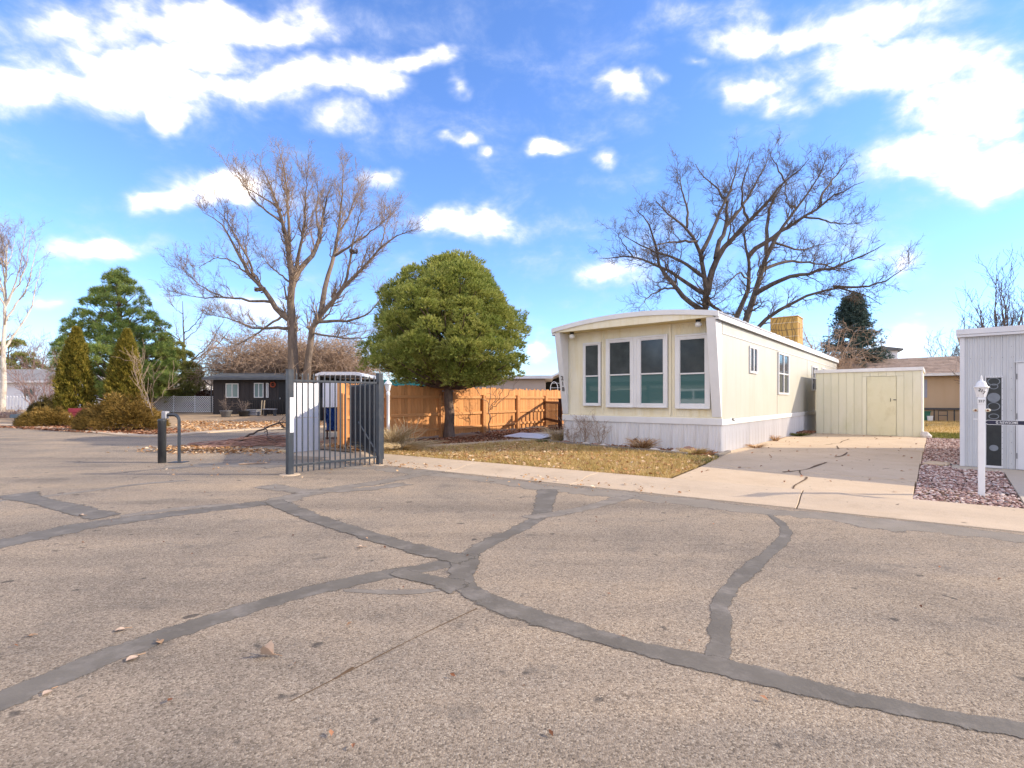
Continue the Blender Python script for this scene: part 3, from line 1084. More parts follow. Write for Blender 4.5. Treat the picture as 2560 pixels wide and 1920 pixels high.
def side_window(y0, y1, z0, z1, panes=1, cross=True, c=.06):
    b = MB()
    b.box(.0, .04, y0, y0 + c, z0, z1).box(.0, .04, y1 - c, y1, z0, z1)
    b.box(.0, .04, y0 + c, y1 - c, z0, z0 + c).box(.0, .04, y0 + c, y1 - c, z1 - c, z1)
    o = b.build('window', M_['white_trim'], home, bevel=.005)
    wd = (y1 - y0 - 2 * c) / panes
    for i in range(panes):
        a, e = y0 + c + i * wd, y0 + c + (i + 1) * wd
        if i:
            MB().box(.003, .036, a - .03, a + .03, z0 + c, z1 - c).build('mullion', M_['white_trim'], o)
        zs = [(z0 + c, z0 + c + (z1 - z0 - 2 * c) * .5), (z0 + c + (z1 - z0 - 2 * c) * .5, z1 - c)] if cross else [(z0 + c, z1 - c)]
        for q, (za, zb) in enumerate(zs):
            MB().box(.004, .012, a + .03, e - .03, za + .012, zb - .012).build('pane', M_['dark_pane'], o)
        if cross:
            zm = zs[0][1]
            MB().box(.003, .03, a + .03, e - .03, zm - .02, zm + .02).build('meeting_rail', M_['white_trim'], o)
    return o


side_window(2.27, 3.02, 2.0, 2.73, 2, False)
side_window(5.45, 6.92, 1.45, 2.79, 2, True)
side_window(11.1, 12.3, 1.64, 2.65, 2, True)
side_window(13.4, 14.2, 2.35, 2.68, 1, False)

# evaporative cooler on the roof
cooler = thing('roof_cooler', 'tan boxy evaporative cooler with cord wrapped cover on the cream home roof', 'cooler', S(-1.47, 10.9, 3.44), TH)
b = MB()
for i in range(4):
    b.box(.06 + (i % 2) * .85, .12 + (i % 2) * .85, .1 + (i // 2) * .75, .16 + (i // 2) * .75, -.16, .14)
b.build('stand', M_['rivet'], cooler)
MB().box(0, 1.02, 0, 1.05, .12, 1.2).build('housing', M_['cooler_tan'], cooler, bevel=.03)
MB().box(-.02, 1.04, -.02, 1.07, 1.2, 1.245).build('lid', M_['cooler_tan'], cooler, bevel=.015)
for z in (.42, .98):
    MB().box(-.012, 1.032, -.012, 1.062, z - .012, z + .012).build('strap', M_['straw_tall'], cooler)
for k in range(9):
    x = .1 + k * .1 + random.uniform(-.03, .03)
    MB().tube([(x, -.012, .2), (x + random.uniform(-.06, .06), -.014, .55), (x + random.uniform(-.12, .04), -.013, .85), (x + random.uniform(-.1, .1), -.012, 1.18)], .006, 4).build('cord', M_['rivet'], cooler)
MB().tube([(0, -.014, .75), (.5, -.016, .68), (1.03, -.014, .7), (1.035, 1.0, .85)], .007, 4).build('cord', M_['rivet'], cooler)
MB().box(1.022, 1.034, .25, .8, .4, .95).build('louvre_panel', M_['cooler_tan'], cooler)
# roof vent pipe
vent = thing('vent_pipe', 'short dark vent pipe standing on the cream home roof near the front', 'vent pipe', S(-1.05, .9, 3.38), TH)
MB().lathe([(.03, -.03), (.03, .18), (.045, .185), (.045, .2), (0, .205)], 10).build('pipe', M_['rivet'], vent)

# ------------------------------------------------------------------ shed
shed = thing('garden_shed', 'pale yellow board shed with flat roof and low door at the driveway end', 'shed', S(.44, 9.35), TH)
SW, SD, SH = 3.02, 3.0, 2.25
MB().box(.02, SW - .02, .035, SD, .0, SH).build('core', M_['shed_board'], shed)
bw = SW / 13
for i in range(13):
    x0, x1 = i * bw + .003, (i + 1) * bw - .003
    zs = [(.03, SH)]
    if x1 > 1.52 and x0 < 2.36:
        zs = [(2.09, SH)]
        if x0 < 1.52:
            MB().box(x0, 1.52, 0, .034, .03, 2.085).build('board', M_['shed_board'], shed, bevel=.003)
        if x1 > 2.36:
            MB().box(2.36, x1, 0, .034, .03, 2.085).build('board', M_['shed_board'], shed, bevel=.003)
    for z0, z1 in zs:
        MB().box(x0, x1, 0, .034, z0, z1).build('board', M_['shed_board'], shed, bevel=.003)
for i in range(12):
    MB().box(SW - .02, SW + .012, i * .25 + .004, i * .25 + .246, .03, SH).build('board', M_['shed_board'], shed, bevel=.003)
for i in range(12):
    MB().box(-.012, .02, i * .25 + .04, i * .25 + .246, .03, SH).build('board', M_['shed_board'], shed, bevel=.003)
MB().box(-.07, SW + .05, -.05, SD + .05, SH + .002, SH + .12).build('roof', M_['white_trim'], shed, bevel=.008)
MB().box(SW - .012, SW + .03, -.022, .03, .03, SH).build('corner_trim', M_['white_trim'], shed, bevel=.004)
dr = MB().box(1.535, 2.345, .006, .03, .05, 2.075).build('door', M_['shed_door'], shed, bevel=.004)
MB().box(1.545, 2.335, -.006, .005, .06, .27).build('kick_board', M_['shed_door'], dr, bevel=.003)
MB().box(2.185, 2.2, -.014, .005, 1.22, 1.33).build('handle', M_['black_trim'], dr)
MB().box(2.27, 2.35, -.012, .005, 1.265, 1.29).build('hasp', M_['black_trim'], dr)
MB().box(-.02, SW + .02, -.03, .03, .0, .03).build('sill', M_['timber_grey'], shed)

# ------------------------------------------------------------------ metal outbuilding on the right with number 217 post
mb_ = thing('metal_outbuilding', 'pale blue grey corrugated metal outbuilding at the right edge', 'outbuilding', S(4.17, .5), TH - R(2.6))
MH = 2.45
MB().box(.012, 5.0, .03, 4.6, .05, MH).build('core', M_['metal_blue'], mb_)


def corr(wd, hgt, pitch=.071, amp=.012):
    n = int(round(wd / pitch))
    p = wd / n
    poly = []
    for i in range(n):
        a = i * p
        poly += [(a, 0), (a + p * .55, 0), (a + p * .68, -amp), (a + p * .86, -amp)]
    poly += [(wd, 0), (wd, .012), (0, .012)]
    return poly


def cpanel(name, x0, x1, z0, z1, y=0.02):
    MB().prism([(x0 + a, y + c) for a, c in corr(x1 - x0, 0)], z0, z1).build(name, M_['metal_blue'], mb_)


cpanel('wall_panel', .06, .335, .06, MH)
cpanel('wall_panel', .338, .568, 1.715, MH)
cpanel('wall_panel', .57, .735, .06, MH)
cpanel('wall_panel', .738, 1.66, 1.97, MH)
cpanel('wall_panel', 1.665, 2.6, .06, MH)
cpanel('wall_panel', 2.605, 3.6, .06, MH)
MB().box(-.005, .06, -.008, .03, .055, MH).box(-.008, .0, .03, 4.6, .055, MH).build('corner_trim', M_['metal_white'], mb_, bevel=.003)
MB().box(-.05, 5.05, -.06, 4.7, MH + .0, MH + .045).box(-.06, 5.06, -.07, 4.71, MH + .047, MH + .15).build('roof_edge', M_['metal_white'], mb_, bevel=.006)
sl = MB().box(.345, .56, .0, .03, .06, 1.71).build('window', M_['metal_blue'], mb_)
MB().box(.352, .553, -.006, .0, .1, 1.69).build('screen', M_['window_screen'], sl)
fr = MB()
fr.box(.335, .352, -.016, .0, .06, 1.72).box(.553, .572, -.016, .0, .06, 1.72).box(.352, .553, -.016, .0, 1.69, 1.72).box(.352, .553, -.016, .0, .06, .1)
fr.build('frame', M_['metal_white'], sl)


def ring(cx, cz, rx, rz, y, t=.012):
    n = 22
    P, fs = [], []
    for k in range(n):
        a = 2 * math.pi * k / n
        for s in (1, 0):
            P.append((cx + (rx - t * (1 - s)) * math.cos(a), y, cz + (rz - t * (1 - s)) * math.sin(a)))
    for k in range(n):
        q = (k + 1) % n
        fs.append((2 * k, 2 * q, 2 * q + 1, 2 * k + 1))
    return MB().add(P, fs)


def disc(cx, cz, rx, rz, y):
    n = 22
    return MB().add([(cx + rx * math.cos(2 * math.pi * k / n), y, cz + rz * math.sin(2 * math.pi * k / n)) for k in range(n)], [tuple(range(n))])


for (cz, rx, rz, kind) in ((1.62, .085, .07, 0), (1.53, .06, .05, 0), (1.33, .085, .085, 1), (1.17, .085, .075, 0), (.99, .07, .05, 0), (.80, .065, .05, 0), (.42, .06, .055, 1)):
    (disc if kind else ring)(.452, cz, rx, rz, -.009).build('scroll_ornament', M_['ornament'], sl)
MB().box(.36, .545, -.0095, -.0065, .70, .90).build('scroll_plate', M_['window_screen'], sl)
rv = MB().lathe([(.0, 0), (.005, 0), (.004, .003), (0, .004)], 6).mesh('rivet', M_['rivet'])
rv.transform(Matrix.Rotation(R(90), 4, 'X'))
for i in range(17):
    link('rivet', rv, sl, (.5625, -.0165, .12 + i * .098))
for i in range(6):
    link('rivet', rv, sl, (.36 + i * .036, -.0165, 1.705))
for i in range(12):
    link('rivet', rv, mb_, (.68, .006, .15 + i * .19))
for i in range(5):
    link('rivet', rv, mb_, (.14 + i * .142, .008, 2.05))
dd = MB().box(.755, 1.65, -.012, .03, .06, 1.945).build('door', M_['metal_white'], mb_, bevel=.006)
MB().box(.738, .754, -.02, .03, .06, 1.96).box(.72, 1.66, -.03, .03, 1.948, 1.968).build('door_frame', M_['metal_white'], dd)
for z in (.3, 1.0, 1.7):
    MB().box(.742, .752, -.026, -.021, z - .05, z + .05).build('hinge', M_['rivet'], dd)

post = thing('lamp_post', 'white lamp post numbered 217 with name sign in the gravel beside the driveway', 'lamp post', (6.1, 6.57, .03), TH)
MB().box(-.034, .034, -.034, .034, -.02, 1.2).build('post', M_['paint_white'], post, bevel=.007)
MB().lathe([(.047, 1.2), (.052, 1.21), (.052, 1.275), (.038, 1.3)], 4, ang0=R(45)).build('collar', M_['paint_white'], post)
ln = MB().lathe([(.037, 1.295), (.041, 1.3), (.068, 1.42), (.071, 1.425)], 6).build('lantern', M_['paint_white'], post)
MB().lathe([(.08, 1.42), (.08, 1.428), (.056, 1.445), (.052, 1.47), (.042, 1.49), (.022, 1.51), (.01, 1.515), (.016, 1.53), (.008, 1.542), (.011, 1.552), (.003, 1.58), (0, 1.582)], 14).build('cap', M_['paint_white'], ln, True)
for k in range(6):
    a = R(60 * k)
    MB().tube([(.042 * math.cos(a), .042 * math.sin(a), 1.3), (.071 * math.cos(a), .071 * math.sin(a), 1.424)], .004, 5).build('rib', M_['paint_white'], ln)
for s in (-1, 1):
    o = MB().lathe([(0, -.005), (.018, 0), (.022, .02), (.018, .045), (.0, .056)], 12).mesh('photocell', M_['old_bulb'], True)
    o.transform(Matrix.Translation((s * .034, -.008, 1.127)) @ Matrix.Rotation(s * R(90), 4, 'Y'))
    q = link('photocell', o, post)
    d = MB().lathe([(0, 0), (.011, .002), (.012, .006), (.0, .008)], 10).mesh('rust_spot', M_['rust'])
    d.transform(Matrix.Translation((s * .058, -.027, 1.127)) @ Matrix.Rotation(R(90), 4, 'X'))
    link('rust_spot', d, q)
MB().box(-.078, -.034, -.005, .005, 1.005, 1.015).build('bracket', M_['paint_white'], post)
rr = .03
poly = [(.036 + rr + rr * math.cos(R(90 + 18 * k)), .972 + rr * math.sin(R(90 + 18 * k))) for k in range(11)] + [(.5, .942), (.5, 1.002)]
sgo = MB().prism(poly, -.006, .006, axis='y').build('name_sign', M_['sign_navy'], post)
inn = [(.268 + (a - .268) * .985, .972 + (c - .972) * .84) for a, c in poly]
nb = len(poly)
MB().add([(a, -.0075, c) for a, c in poly] + [(a, -.0075, c) for a, c in inn], [(i, (i + 1) % nb, nb + (i + 1) % nb, nb + i) for i in range(nb)]).build('sign_border', M_['letter_white'], sgo)
text_mesh('lettering', 'G NEWSOME', .046, M_['letter_white'], sgo, face_my(.236, -.009, .971), .002, 1.1, .7)
text_mesh('lettering', '217', .044, M_['ink'], post, face_my(.0, -.0395, 1.243), .003, 1, .9)
for ch, x, z, y in (('2', -.02, 1.388, -.057), ('1', .002, 1.376, -.055), ('7', .022, 1.352, -.05)):
    text_mesh('lettering', ch, .052, M_['ink'], ln, face_my(x, y, z, 0, R(11)) @ Matrix.Rotation(R(-15), 4, 'Z'), .003)
# ------------------------------------------------------------------ cedar fence
FD = Vector((.535, .845, 0)).normalized()
FA = Vector((-2.41, 17.03, 0))
frz = math.atan2(FD.y, FD.x)
fence = thing('cedar_fence', 'orange stained cedar board fence running back beside the pine tree', 'fence', FA, frz)
pk = []
for hh in (1.70, 1.73, 1.75):
    pk.append(MB().prism([(0, .09), (.133, .09), (.133, hh - .03), (.103, hh), (.03, hh), (0, hh - .03)], 0, .018, axis='y').mesh('picket', M_['cedar']))
# local x along the fence, camera side is local -y
X0, X1 = -4.08, 12.4
n = int((X1 - X0) / .1405)
for i in range(n):
    o = link('picket', random.choice(pk), fence, (X0 + i * .1405, random.uniform(-.005, .004), random.uniform(-.012, .014)))
posts = [-4.05, -2.44, 0.0, 2.44, 4.88, 7.32, 9.76, 12.2]
for x in posts:
    b = MB().box(x - .1, x - .015, -.11, -.005, -.05, 1.46).box(x + .018, x + .1, -.10, -.005, -.05, 1.44)
    b.build('post', M_['cedar_rail'], fence, bevel=.005)
for i in range(len(posts) - 1):
    for z in (.3, .8, 1.37):
        MB().box(posts[i] + .102, posts[i + 1] - .102, -.05, -.004, z - .045, z + .045).build('rail', M_['cedar_rail'], fence, bevel=.004)
# end of the fence by the gate
MB().box(-4.16, -4.082, -.07, .06, -.05, 1.74).build('end_post', M_['cedar_rail'], fence, bevel=.005)
bx = thing('bird_box', 'small wooden box fixed to the cedar fence post behind the pine trunk', 'box', FA + FD * .02, frz)
MB().box(-.02, .2, -.34, -.12, 1.42, 1.56).build('box', M_['cedar_rail'], bx, bevel=.006)
MB().box(-.05, .23, -.37, -.11, 1.562, 1.585).build('lid', M_['paint_white'], bx)

# ------------------------------------------------------------------ steel gate and its posts
ga, gb = Vector((-3.82, 8.69, 0)), Vector((-2.63, 10.03, 0))
gd = (gb - ga)
GL = gd.length
grz = math.atan2(gd.y, gd.x)
gate = thing('steel_gate', 'blue grey steel picket gate section standing between two posts on the asphalt', 'gate', ga, grz)
for x, ztop in ((0, 1.8), (GL, 1.8)):
    o = MB().box(x - .05, x + .05, -.05, .05, 0, ztop).build('post', M_['gate_steel'], gate, bevel=.006)
    MB().box(x - .055, x + .055, -.055, .055, ztop, ztop + .014).build('cap', M_['gate_steel'], o, bevel=.004)
    MB().lathe([(0, 0), (.17, .0), (.165, .012), (.0, .014)], 20, (x, 0, 0)).build('footing', M_['concrete_kerb'], o)
    if x == 0:
        MB().box(.051, .0525, -.045, .03, .73, 1.33).box(-.02, .045, -.0525, -.051, .73, 1.33).build('white_tape', M_['panel_white'], o)
    else:
        for z in (.25, 1.5):
            MB().tube([(x + .02, .075, z - .07), (x + .02, .075, z + .07)], .02, 8).build('hinge', M_['gate_steel'], o)
for z in (.158, 1.62):
    MB().box(.05, GL - .05, -.02, .02, z - .02, z + .02).build('rail', M_['gate_steel'], gate, bevel=.003)
bal = MB().box(-.0095, .0095, -.0095, .0095, .03, 1.73)
P = [(-.0095, -.0095, 1.73), (.0095, -.0095, 1.73), (.0095, .0095, 1.73), (-.0095, .0095, 1.73), (0, 0, 1.765)]
bal.add(P, [(0, 1, 4), (1, 2, 4), (2, 3, 4), (3, 0, 4)])
bm_ = bal.mesh('baluster', M_['gate_steel'])
for i in range(16):
    link('baluster', bm_, gate, (.12 + i * (GL - .24) / 15, 0, 0))

# open driveway leaf hung on the far post
la, lb = gb + Vector((.02, .14, 0)), Vector((-4.28, 13.45, 0))
ld = lb - la
leaf = thing('driveway_gate', 'dark sheet backed steel driveway gate swung open behind the picket gate', 'gate', la, math.atan2(ld.y, ld.x))
LL = ld.length
for z in (.2, .95, 1.6):
    MB().box(0, LL, -.025, .025, z - .025, z + .025).build('rail', M_['gate_black'], leaf, bevel=.003)
MB().box(-.03, .03, -.028, .028, .1, 1.68).box(LL - .03, LL + .03, -.028, .028, .1, 1.68).build('stile', M_['gate_black'], leaf, bevel=.003)
npn = 8
for i in range(npn):
    a = .04 + i * (LL - .08) / npn
    MB().box(a + .004, a + (LL - .08) / npn - .004, -.034, -.028, .16, 1.58).build('sheet', M_['gate_black'], leaf)
bm2 = MB().box(-.01, .01, .03, .05, .1, 1.66).mesh('baluster', M_['gate_steel'])
for i in range(28):
    link('baluster', bm2, leaf, (.12 + i * (LL - .24) / 27, 0, 0))
MB().tube([(.05, .06, .18), (LL * .6, .06, .75)], .022, 6).build('brace', M_['gate_steel'], leaf)

# white boards, crate and tarpaulin behind the gate
wa, wb = G(716, 1133), G(798, 1125)
wd_ = wb - wa
scr = thing('white_screen', 'large white two board screen standing behind the left half of the gate', 'screen', wa, math.atan2(wd_.y, wd_.x))
MB().box(0, wd_.length, -.02, .02, .005, .835).build('board', M_['panel_white'], scr, bevel=.004)
MB().box(0, wd_.length, -.02, .02, .845, 1.7).build('board', M_['panel_white'], scr, bevel=.004)
MB().box(.1, .16, .02, .5, .0, .05).box(.1, .15, .021, .07, .05, 1.6).box(wd_.length - .16, wd_.length - .1, .02, .5, .0, .05).box(wd_.length - .15, wd_.length - .1, .021, .07, .05, 1.6).build('stand', M_['wood_pale'], scr)
ca = Vector((-5.82, 15.6, 0))
cab = thing('white_cabinet', 'white cabinet raised on a dark rack behind the steel gate bars', 'cabinet', ca, R(6))
MB().box(-.02, .56, 0, .4, 1.05, 1.8).build('body', M_['panel_white'], cab, bevel=.006)
MB().box(.268, .272, -.004, .0, 1.06, 1.79).build('door_gap', M_['rivet'], cab)
for x in (0, .5):
    for y in (.0, .35):
        MB().box(x, x + .045, y, y + .045, 0, 1.05).build('leg', M_['stain_dark'], cab)
MB().box(0, .545, 0, .395, .3, .34).box(0, .545, -.004, .03, .08, .12).build('shelf', M_['stain_dark'], cab)
tp = thing('blue_tarp', 'crumpled blue tarpaulin stuffed under the white cabinet', 'tarpaulin', ca, R(6))
P, fs = [], []
nx, nz = 12, 12
for jz in range(nz + 1):
    for ix in range(nx + 1):
        P.append((.05 + .44 * ix / nx, .06 + .05 * math.sin(ix * 1.9 + jz * .8) + random.uniform(-.015, .015) + .1 * (1 - jz / nz), .34 + .68 * jz / nz))
for jz in range(nz):
    for ix in range(nx):
        q = jz * (nx + 1) + ix
        fs.append((q, q + 1, q + nx + 2, q + nx + 1))
P2 = [(x, .34 - .02, z) for x, y, z in P]
b = MB().add(P, fs).add(P2, [f[::-1] for f in fs])
rim = [i for i in range(nx + 1)] + [(nx + 1) * k + nx for k in range(1, nz + 1)] + [(nx + 1) * nz + i for i in range(nx - 1, -1, -1)] + [(nx + 1) * k for k in range(nz - 1, 0, -1)]
N0 = len(P)
b.f += [(rim[i], rim[(i + 1) % len(rim)], N0 + rim[(i + 1) % len(rim)], N0 + rim[i]) for i in range(len(rim))]
b.build('tarpaulin', M_['tarp_blue'], tp)
# bollard and call post
bo = thing('steel_bollard', 'thick black scuffed steel bollard on the asphalt left of the gate', 'bollard', (-7.15, 10.33, 0))
MB().lathe([(.074, 0), (.074, .84), (.078, .845), (.078, .875), (.07, .89), (.03, .9), (0, .902)], 22).build('pipe', M_['bollard'], bo, True)
gn = thing('keypad_post', 'black gooseneck entry post with small grey keypad beside the bollard', 'keypad post', (-6.86, 10.42, 0))
pts = [(0, 0, 0), (0, 0, .5), (0, 0, .86)]
for k in range(1, 7):
    a = R(15 * k)
    pts.append((-.12 * (1 - math.cos(a)), 0, .86 + .12 * math.sin(a)))
pts.append((-.24, 0, .98))
MB().tube(pts, .036, 4).build('arm', M_['gate_steel'], gn, bevel=.004)
MB().box(-.16, .14, -.12, .12, 0, .012).build('base_plate', M_['gate_steel'], gn, bevel=.003)
hdp = MB().box(-.33, -.24, -.06, .06, .9, 1.05).build('keypad', M_['wood_grey'], gn, bevel=.01)
MB().box(-.336, -.331, -.045, .045, .92, 1.03).build('key_plate', M_['rivet'], hdp)

# white lamp post by the fence
lp = thing('lamp_post', 'slim white lamp post with lantern in the tall dead grass before the fence', 'lamp post', Vector((-3.26, 13.3, .03)))
MB().lathe([(.06, 0), (.06, .06), (.042, .09), (.042, 1.36), (.05, 1.37), (.05, 1.44), (.042, 1.46), (.028, 1.49)], 14).build('post', M_['paint_white'], lp, True)
l2 = MB().lathe([(.04, 1.49), (.045, 1.495), (.082, 1.66), (.088, 1.665)], 6).build('lantern', M_['globe_glass'], lp)
MB().lathe([(.104, 1.662), (.104, 1.672), (.076, 1.715), (.034, 1.76), (.012, 1.775), (.02, 1.793), (.008, 1.815), (0, 1.845)], 12).build('cap', M_['paint_white'], l2, True)
for k in range(6):
    a = R(60 * k)
    MB().tube([(.045 * math.cos(a), .045 * math.sin(a), 1.49), (.087 * math.cos(a), .087 * math.sin(a), 1.665)], .006, 5).build('rib', M_['paint_white'], l2)

# ------------------------------------------------------------------ steps and railing at the side door
ra_, rb_ = Vector((1.47, 23.4, 0)), Vector((1.86, 19.5, 0))
rd_ = rb_ - ra_
RLN = rd_.length
st = thing('entry_railing', 'dark brown wooden railing beside the cream home at the fence end', 'railing', ra_, math.atan2(rd_.y, rd_.x))
for x in (0, RLN):
    o = MB().box(x - .06, x + .06, -.06, .06, .02, 1.28).build('post', M_['stain_dark'], st, bevel=.005)
    MB().box(x - .08, x + .08, -.08, .08, 1.28, 1.33).build('cap', M_['stain_dark'], o, bevel=.01)
for z in (.42, 1.16):
    MB().box(.06, RLN - .06, -.03, .03, z - .05, z + .05).build('rail', M_['stain_dark'], st, bevel=.004)
for i in range(13):
    x = .22 + i * (RLN - .44) / 12
    MB().box(x - .05, x + .05, -.052, -.031, .1, 1.12).build('baluster', M_['stain_dark'], st)
stp = thing('entry_steps', 'dark brown stair with sloping handrail rising toward the side door of the cream home', 'stairs', rb_ + Vector((.12, .1, 0)), TH + R(90))
for i in range(4):
    MB().box(.2 + i * .3, .52 + i * .3, -1.0, .0, .03 + i * .19, .18 + i * .19).build('tread', M_['stain_dark'], stp, bevel=.005)
for z in (0, .4):
    MB().prism([(.0, .72 + z), (.0, .84 + z), (1.5, 1.6 + z), (1.5, 1.48 + z)], .002, .045, axis='y').build('handrail', M_['stain_dark'], stp)
MB().box(1.4, 1.5, -.0, .08, .03, 2.05).build('newel', M_['stain_dark'], stp, bevel=.004)
for i in range(5):
    x = .2 + i * .26
    MB().box(x, x + .05, .046, .075, .1 + i * .12, .95 + i * .15).build('baluster', M_['stain_dark'], stp)
rp = thing('ramp_board', 'white sheet of board lying at the foot of the walk', 'board', S(-6.55, .45), TH)
MB().prism([(0, .07), (0, .09), (.9, .16), (.9, .14)], -.55, 1.0, axis='x').build('board', M_['panel_white'], rp)
rp2 = thing('walk_planks', 'low weathered plank platform leading to the brown stair', 'platform', S(-6.35, 1.4), TH)
for i in range(6):
    MB().box(-.5 + i * .27, -.24 + i * .27, .0, 3.2, .1, .15).build('plank', M_['wood_pale'] if i % 3 == 1 else M_['concrete'], rp2, bevel=.004)
MB().box(-.5, -.44, 0, 3.2, .03, .1).box(1.05, 1.11, 0, 3.2, .03, .1).box(.2, .26, 0, 3.2, .03, .1).build('joist', M_['stain_dark'], rp2)

# timber edging of the flower bed
e0, e1 = S(-.35, -1.16), S(-4.5, -.5)
ed = thing('bed_edging', 'weathered grey timber edging between the dry lawn and the flower bed', 'edging', e0, math.atan2((e1 - e0).y, (e1 - e0).x))
EL = (e1 - e0).length
cuts = [0, 1.35, 2.75, EL]
for i in range(3):
    MB().box(cuts[i] + .006, cuts[i + 1] - .006, -.045 + .012 * (i % 2), .045 + .012 * (i % 2), .03, .135).build('timber', M_['timber_grey'], ed, bevel=.012)
e0, e1 = S(.2, -.95), S(.06, 1.5)
ed2 = thing('bed_edging', 'cracked grey timber along the driveway edge at the home corner', 'edging', e0, math.atan2((e1 - e0).y, (e1 - e0).x))
MB().box(0, .55, -.05, .05, .03, .13).box(.565, 1.1, -.04, .05, .03, .115).build('timber', M_['timber_grey'], ed2, bevel=.012)


# stones in the bed
def stone(name, label, w, v, r, m, zf=.6):
    o = bpy.data.objects.new(name, bpy.data.meshes.new(name))
    bm = bmesh.new()
    bmesh.ops.create_icosphere(bm, subdivisions=2, radius=r)
    for vt in bm.verts:
        vt.co *= 1 + random.uniform(-.17, .17)
        vt.co.z *= zf
        vt.co.x *= 1.25
    bm.to_mesh(o.data)
    bm.free()
    o.data.materials.append(m)
    COL.objects.link(o)
    o.location = S(w, v, .05 + r * zf * .45)
    o.rotation_euler = (0, 0, random.uniform(0, 6))
    return tag(o, label, 'rock', 'rocks in the flower bed')


for lab, w, v, r, m in (('pale rock near the left bare shrub in the bed', -3.35, -.5, .12, 'stone_pale'), ('reddish rock left of the pale rock in the bed', -3.0, -.58, .11, 'stone_red'),
                        ('flat pale rock by the twiggy shrubs', -2.75, -.62, .12, 'stone_pale'), ('white rock beside the rust coloured tussock', -1.25, -.86, .13, 'stone_pale'),
                        ('dark peaked rock against the skirting near the home corner', -.62, -.35, .16, 'stone_red'), ('small pale rock at the right end of the bed', -.9, -.5, .08, 'stone_pale'),
                        ('brown rock at the left end of the flower bed', -4.1, -.35, .13, 'stone_red')):
    stone('rock', lab, w, v, r, M_[m])
# ------------------------------------------------------------------ vegetation tools
def unit(a):
    return a / np.maximum(np.linalg.norm(a, axis=-1, keepdims=True), 1e-9)


def rand_dir(n):
    return unit(rng.normal(size=(n, 3)))


def tubes(groups):
    """groups: list of (P (N,K,3), Rr (N,K), sides) -> one quad mesh"""
    Vs, Fs, off = [], [], 0
    for P, Rr, n in groups:
        N, K, _ = P.shape
        if N == 0:
            continue
        T = np.empty_like(P)
        T[:, 1:-1] = P[:, 2:] - P[:, :-2]
        T[:, 0] = P[:, 1] - P[:, 0]
        T[:, -1] = P[:, -1] - P[:, -2]
        T = unit(T)
        ref = np.zeros((N, 1, 3))
        ref[..., 0] = .31
        ref[..., 1] = .17
        ref[..., 2] = .93
        main = unit(P[:, -1:] - P[:, :1])
        flip = np.abs((main * ref).sum(-1)) > .85
        ref = np.where(flip[..., None], np.array([.9, .4, .1]), ref)
        A = unit(np.cross(T, ref))
        B = np.cross(T, A)
        ang = np.arange(n) * 2 * np.pi / n
        ring = P[:, :, None] + Rr[:, :, None, None] * (A[:, :, None] * np.cos(ang)[None, None, :, None] + B[:, :, None] * np.sin(ang)[None, None, :, None])
        Vs.append(ring.reshape(-1, 3))
        base = off + (np.arange(N) * K * n)[:, None, None] + (np.arange(K - 1) * n)[None, :, None]
        k = np.arange(n)[None, None, :]
        k2 = (np.arange(n) + 1)[None, None, :] % n
        q = np.stack([base + k, base + k2, base + n + k2, base + n + k], -1).reshape(-1, 4)
        Fs.append(q)
        off += N * K * n
    return np.concatenate(Vs), np.concatenate(Fs)


def resample(pts, rad, K):
    pts = np.array([tuple(p) for p in pts], float)
    d = np.r_[0, np.cumsum(np.linalg.norm(np.diff(pts, axis=0), axis=1))]
    t = np.linspace(0, d[-1], K)
    out = np.stack([np.interp(t, d, pts[:, i]) for i in range(3)], 1)
    for _ in range(1):
        out[1:-1] = (out[:-2] + out[1:-1] * 2 + out[2:]) / 4
    return out, np.linspace(rad[0], rad[1], K)


def grow(P, Rr, k, t0, t1, l0, l1, fwd, rnd, up, curl=0.0, K=5, rf=.55, rtip=.003, jit=.04, bylen=0.0, tip=0.0):
    """k children on each parent curve"""
    N, Kp, _ = P.shape
    if bylen:
        pl = np.linalg.norm(np.diff(P, axis=1), axis=2).sum(1)
        idx = rng.choice(N, N * k, p=pl / pl.sum())
    else:
        idx = np.repeat(np.arange(N), k)
    t = rng.uniform(t0, t1, N * k) * (Kp - 1)
    i = np.clip(t.astype(int), 0, Kp - 2)
    f = (t - i)[:, None]
    p = P[idx, i] * (1 - f) + P[idx, i + 1] * f
    tg = unit(P[idx, i + 1] - P[idx, i])
    r = Rr[idx, i] * (1 - f[:, 0]) + Rr[idx, i + 1] * f[:, 0]
    rd = rand_dir(N * k)
    rd = unit(rd - tg * (rd * tg).sum(-1, keepdims=True))
    d = unit(tg * fwd + rd * rnd + np.array([0, 0, up]))
    L = rng.uniform(l0, l1, N * k) * (1 - tip * t / (Kp - 1))
    s = np.linspace(0, 1, K)[None, :, None]
    C = p[:, None] + d[:, None] * L[:, None, None] * s
    C = C + np.array([0, 0, 1.0]) * (curl * L[:, None, None] * s ** 2)
    C[:, 1:] += rng.normal(size=C[:, 1:].shape) * (jit * L[:, None, None])
    r0 = np.maximum(r * rf, rtip)
    RR = r0[:, None] + (rtip - r0)[:, None] * np.linspace(0, 1, K)[None]
    return C, RR


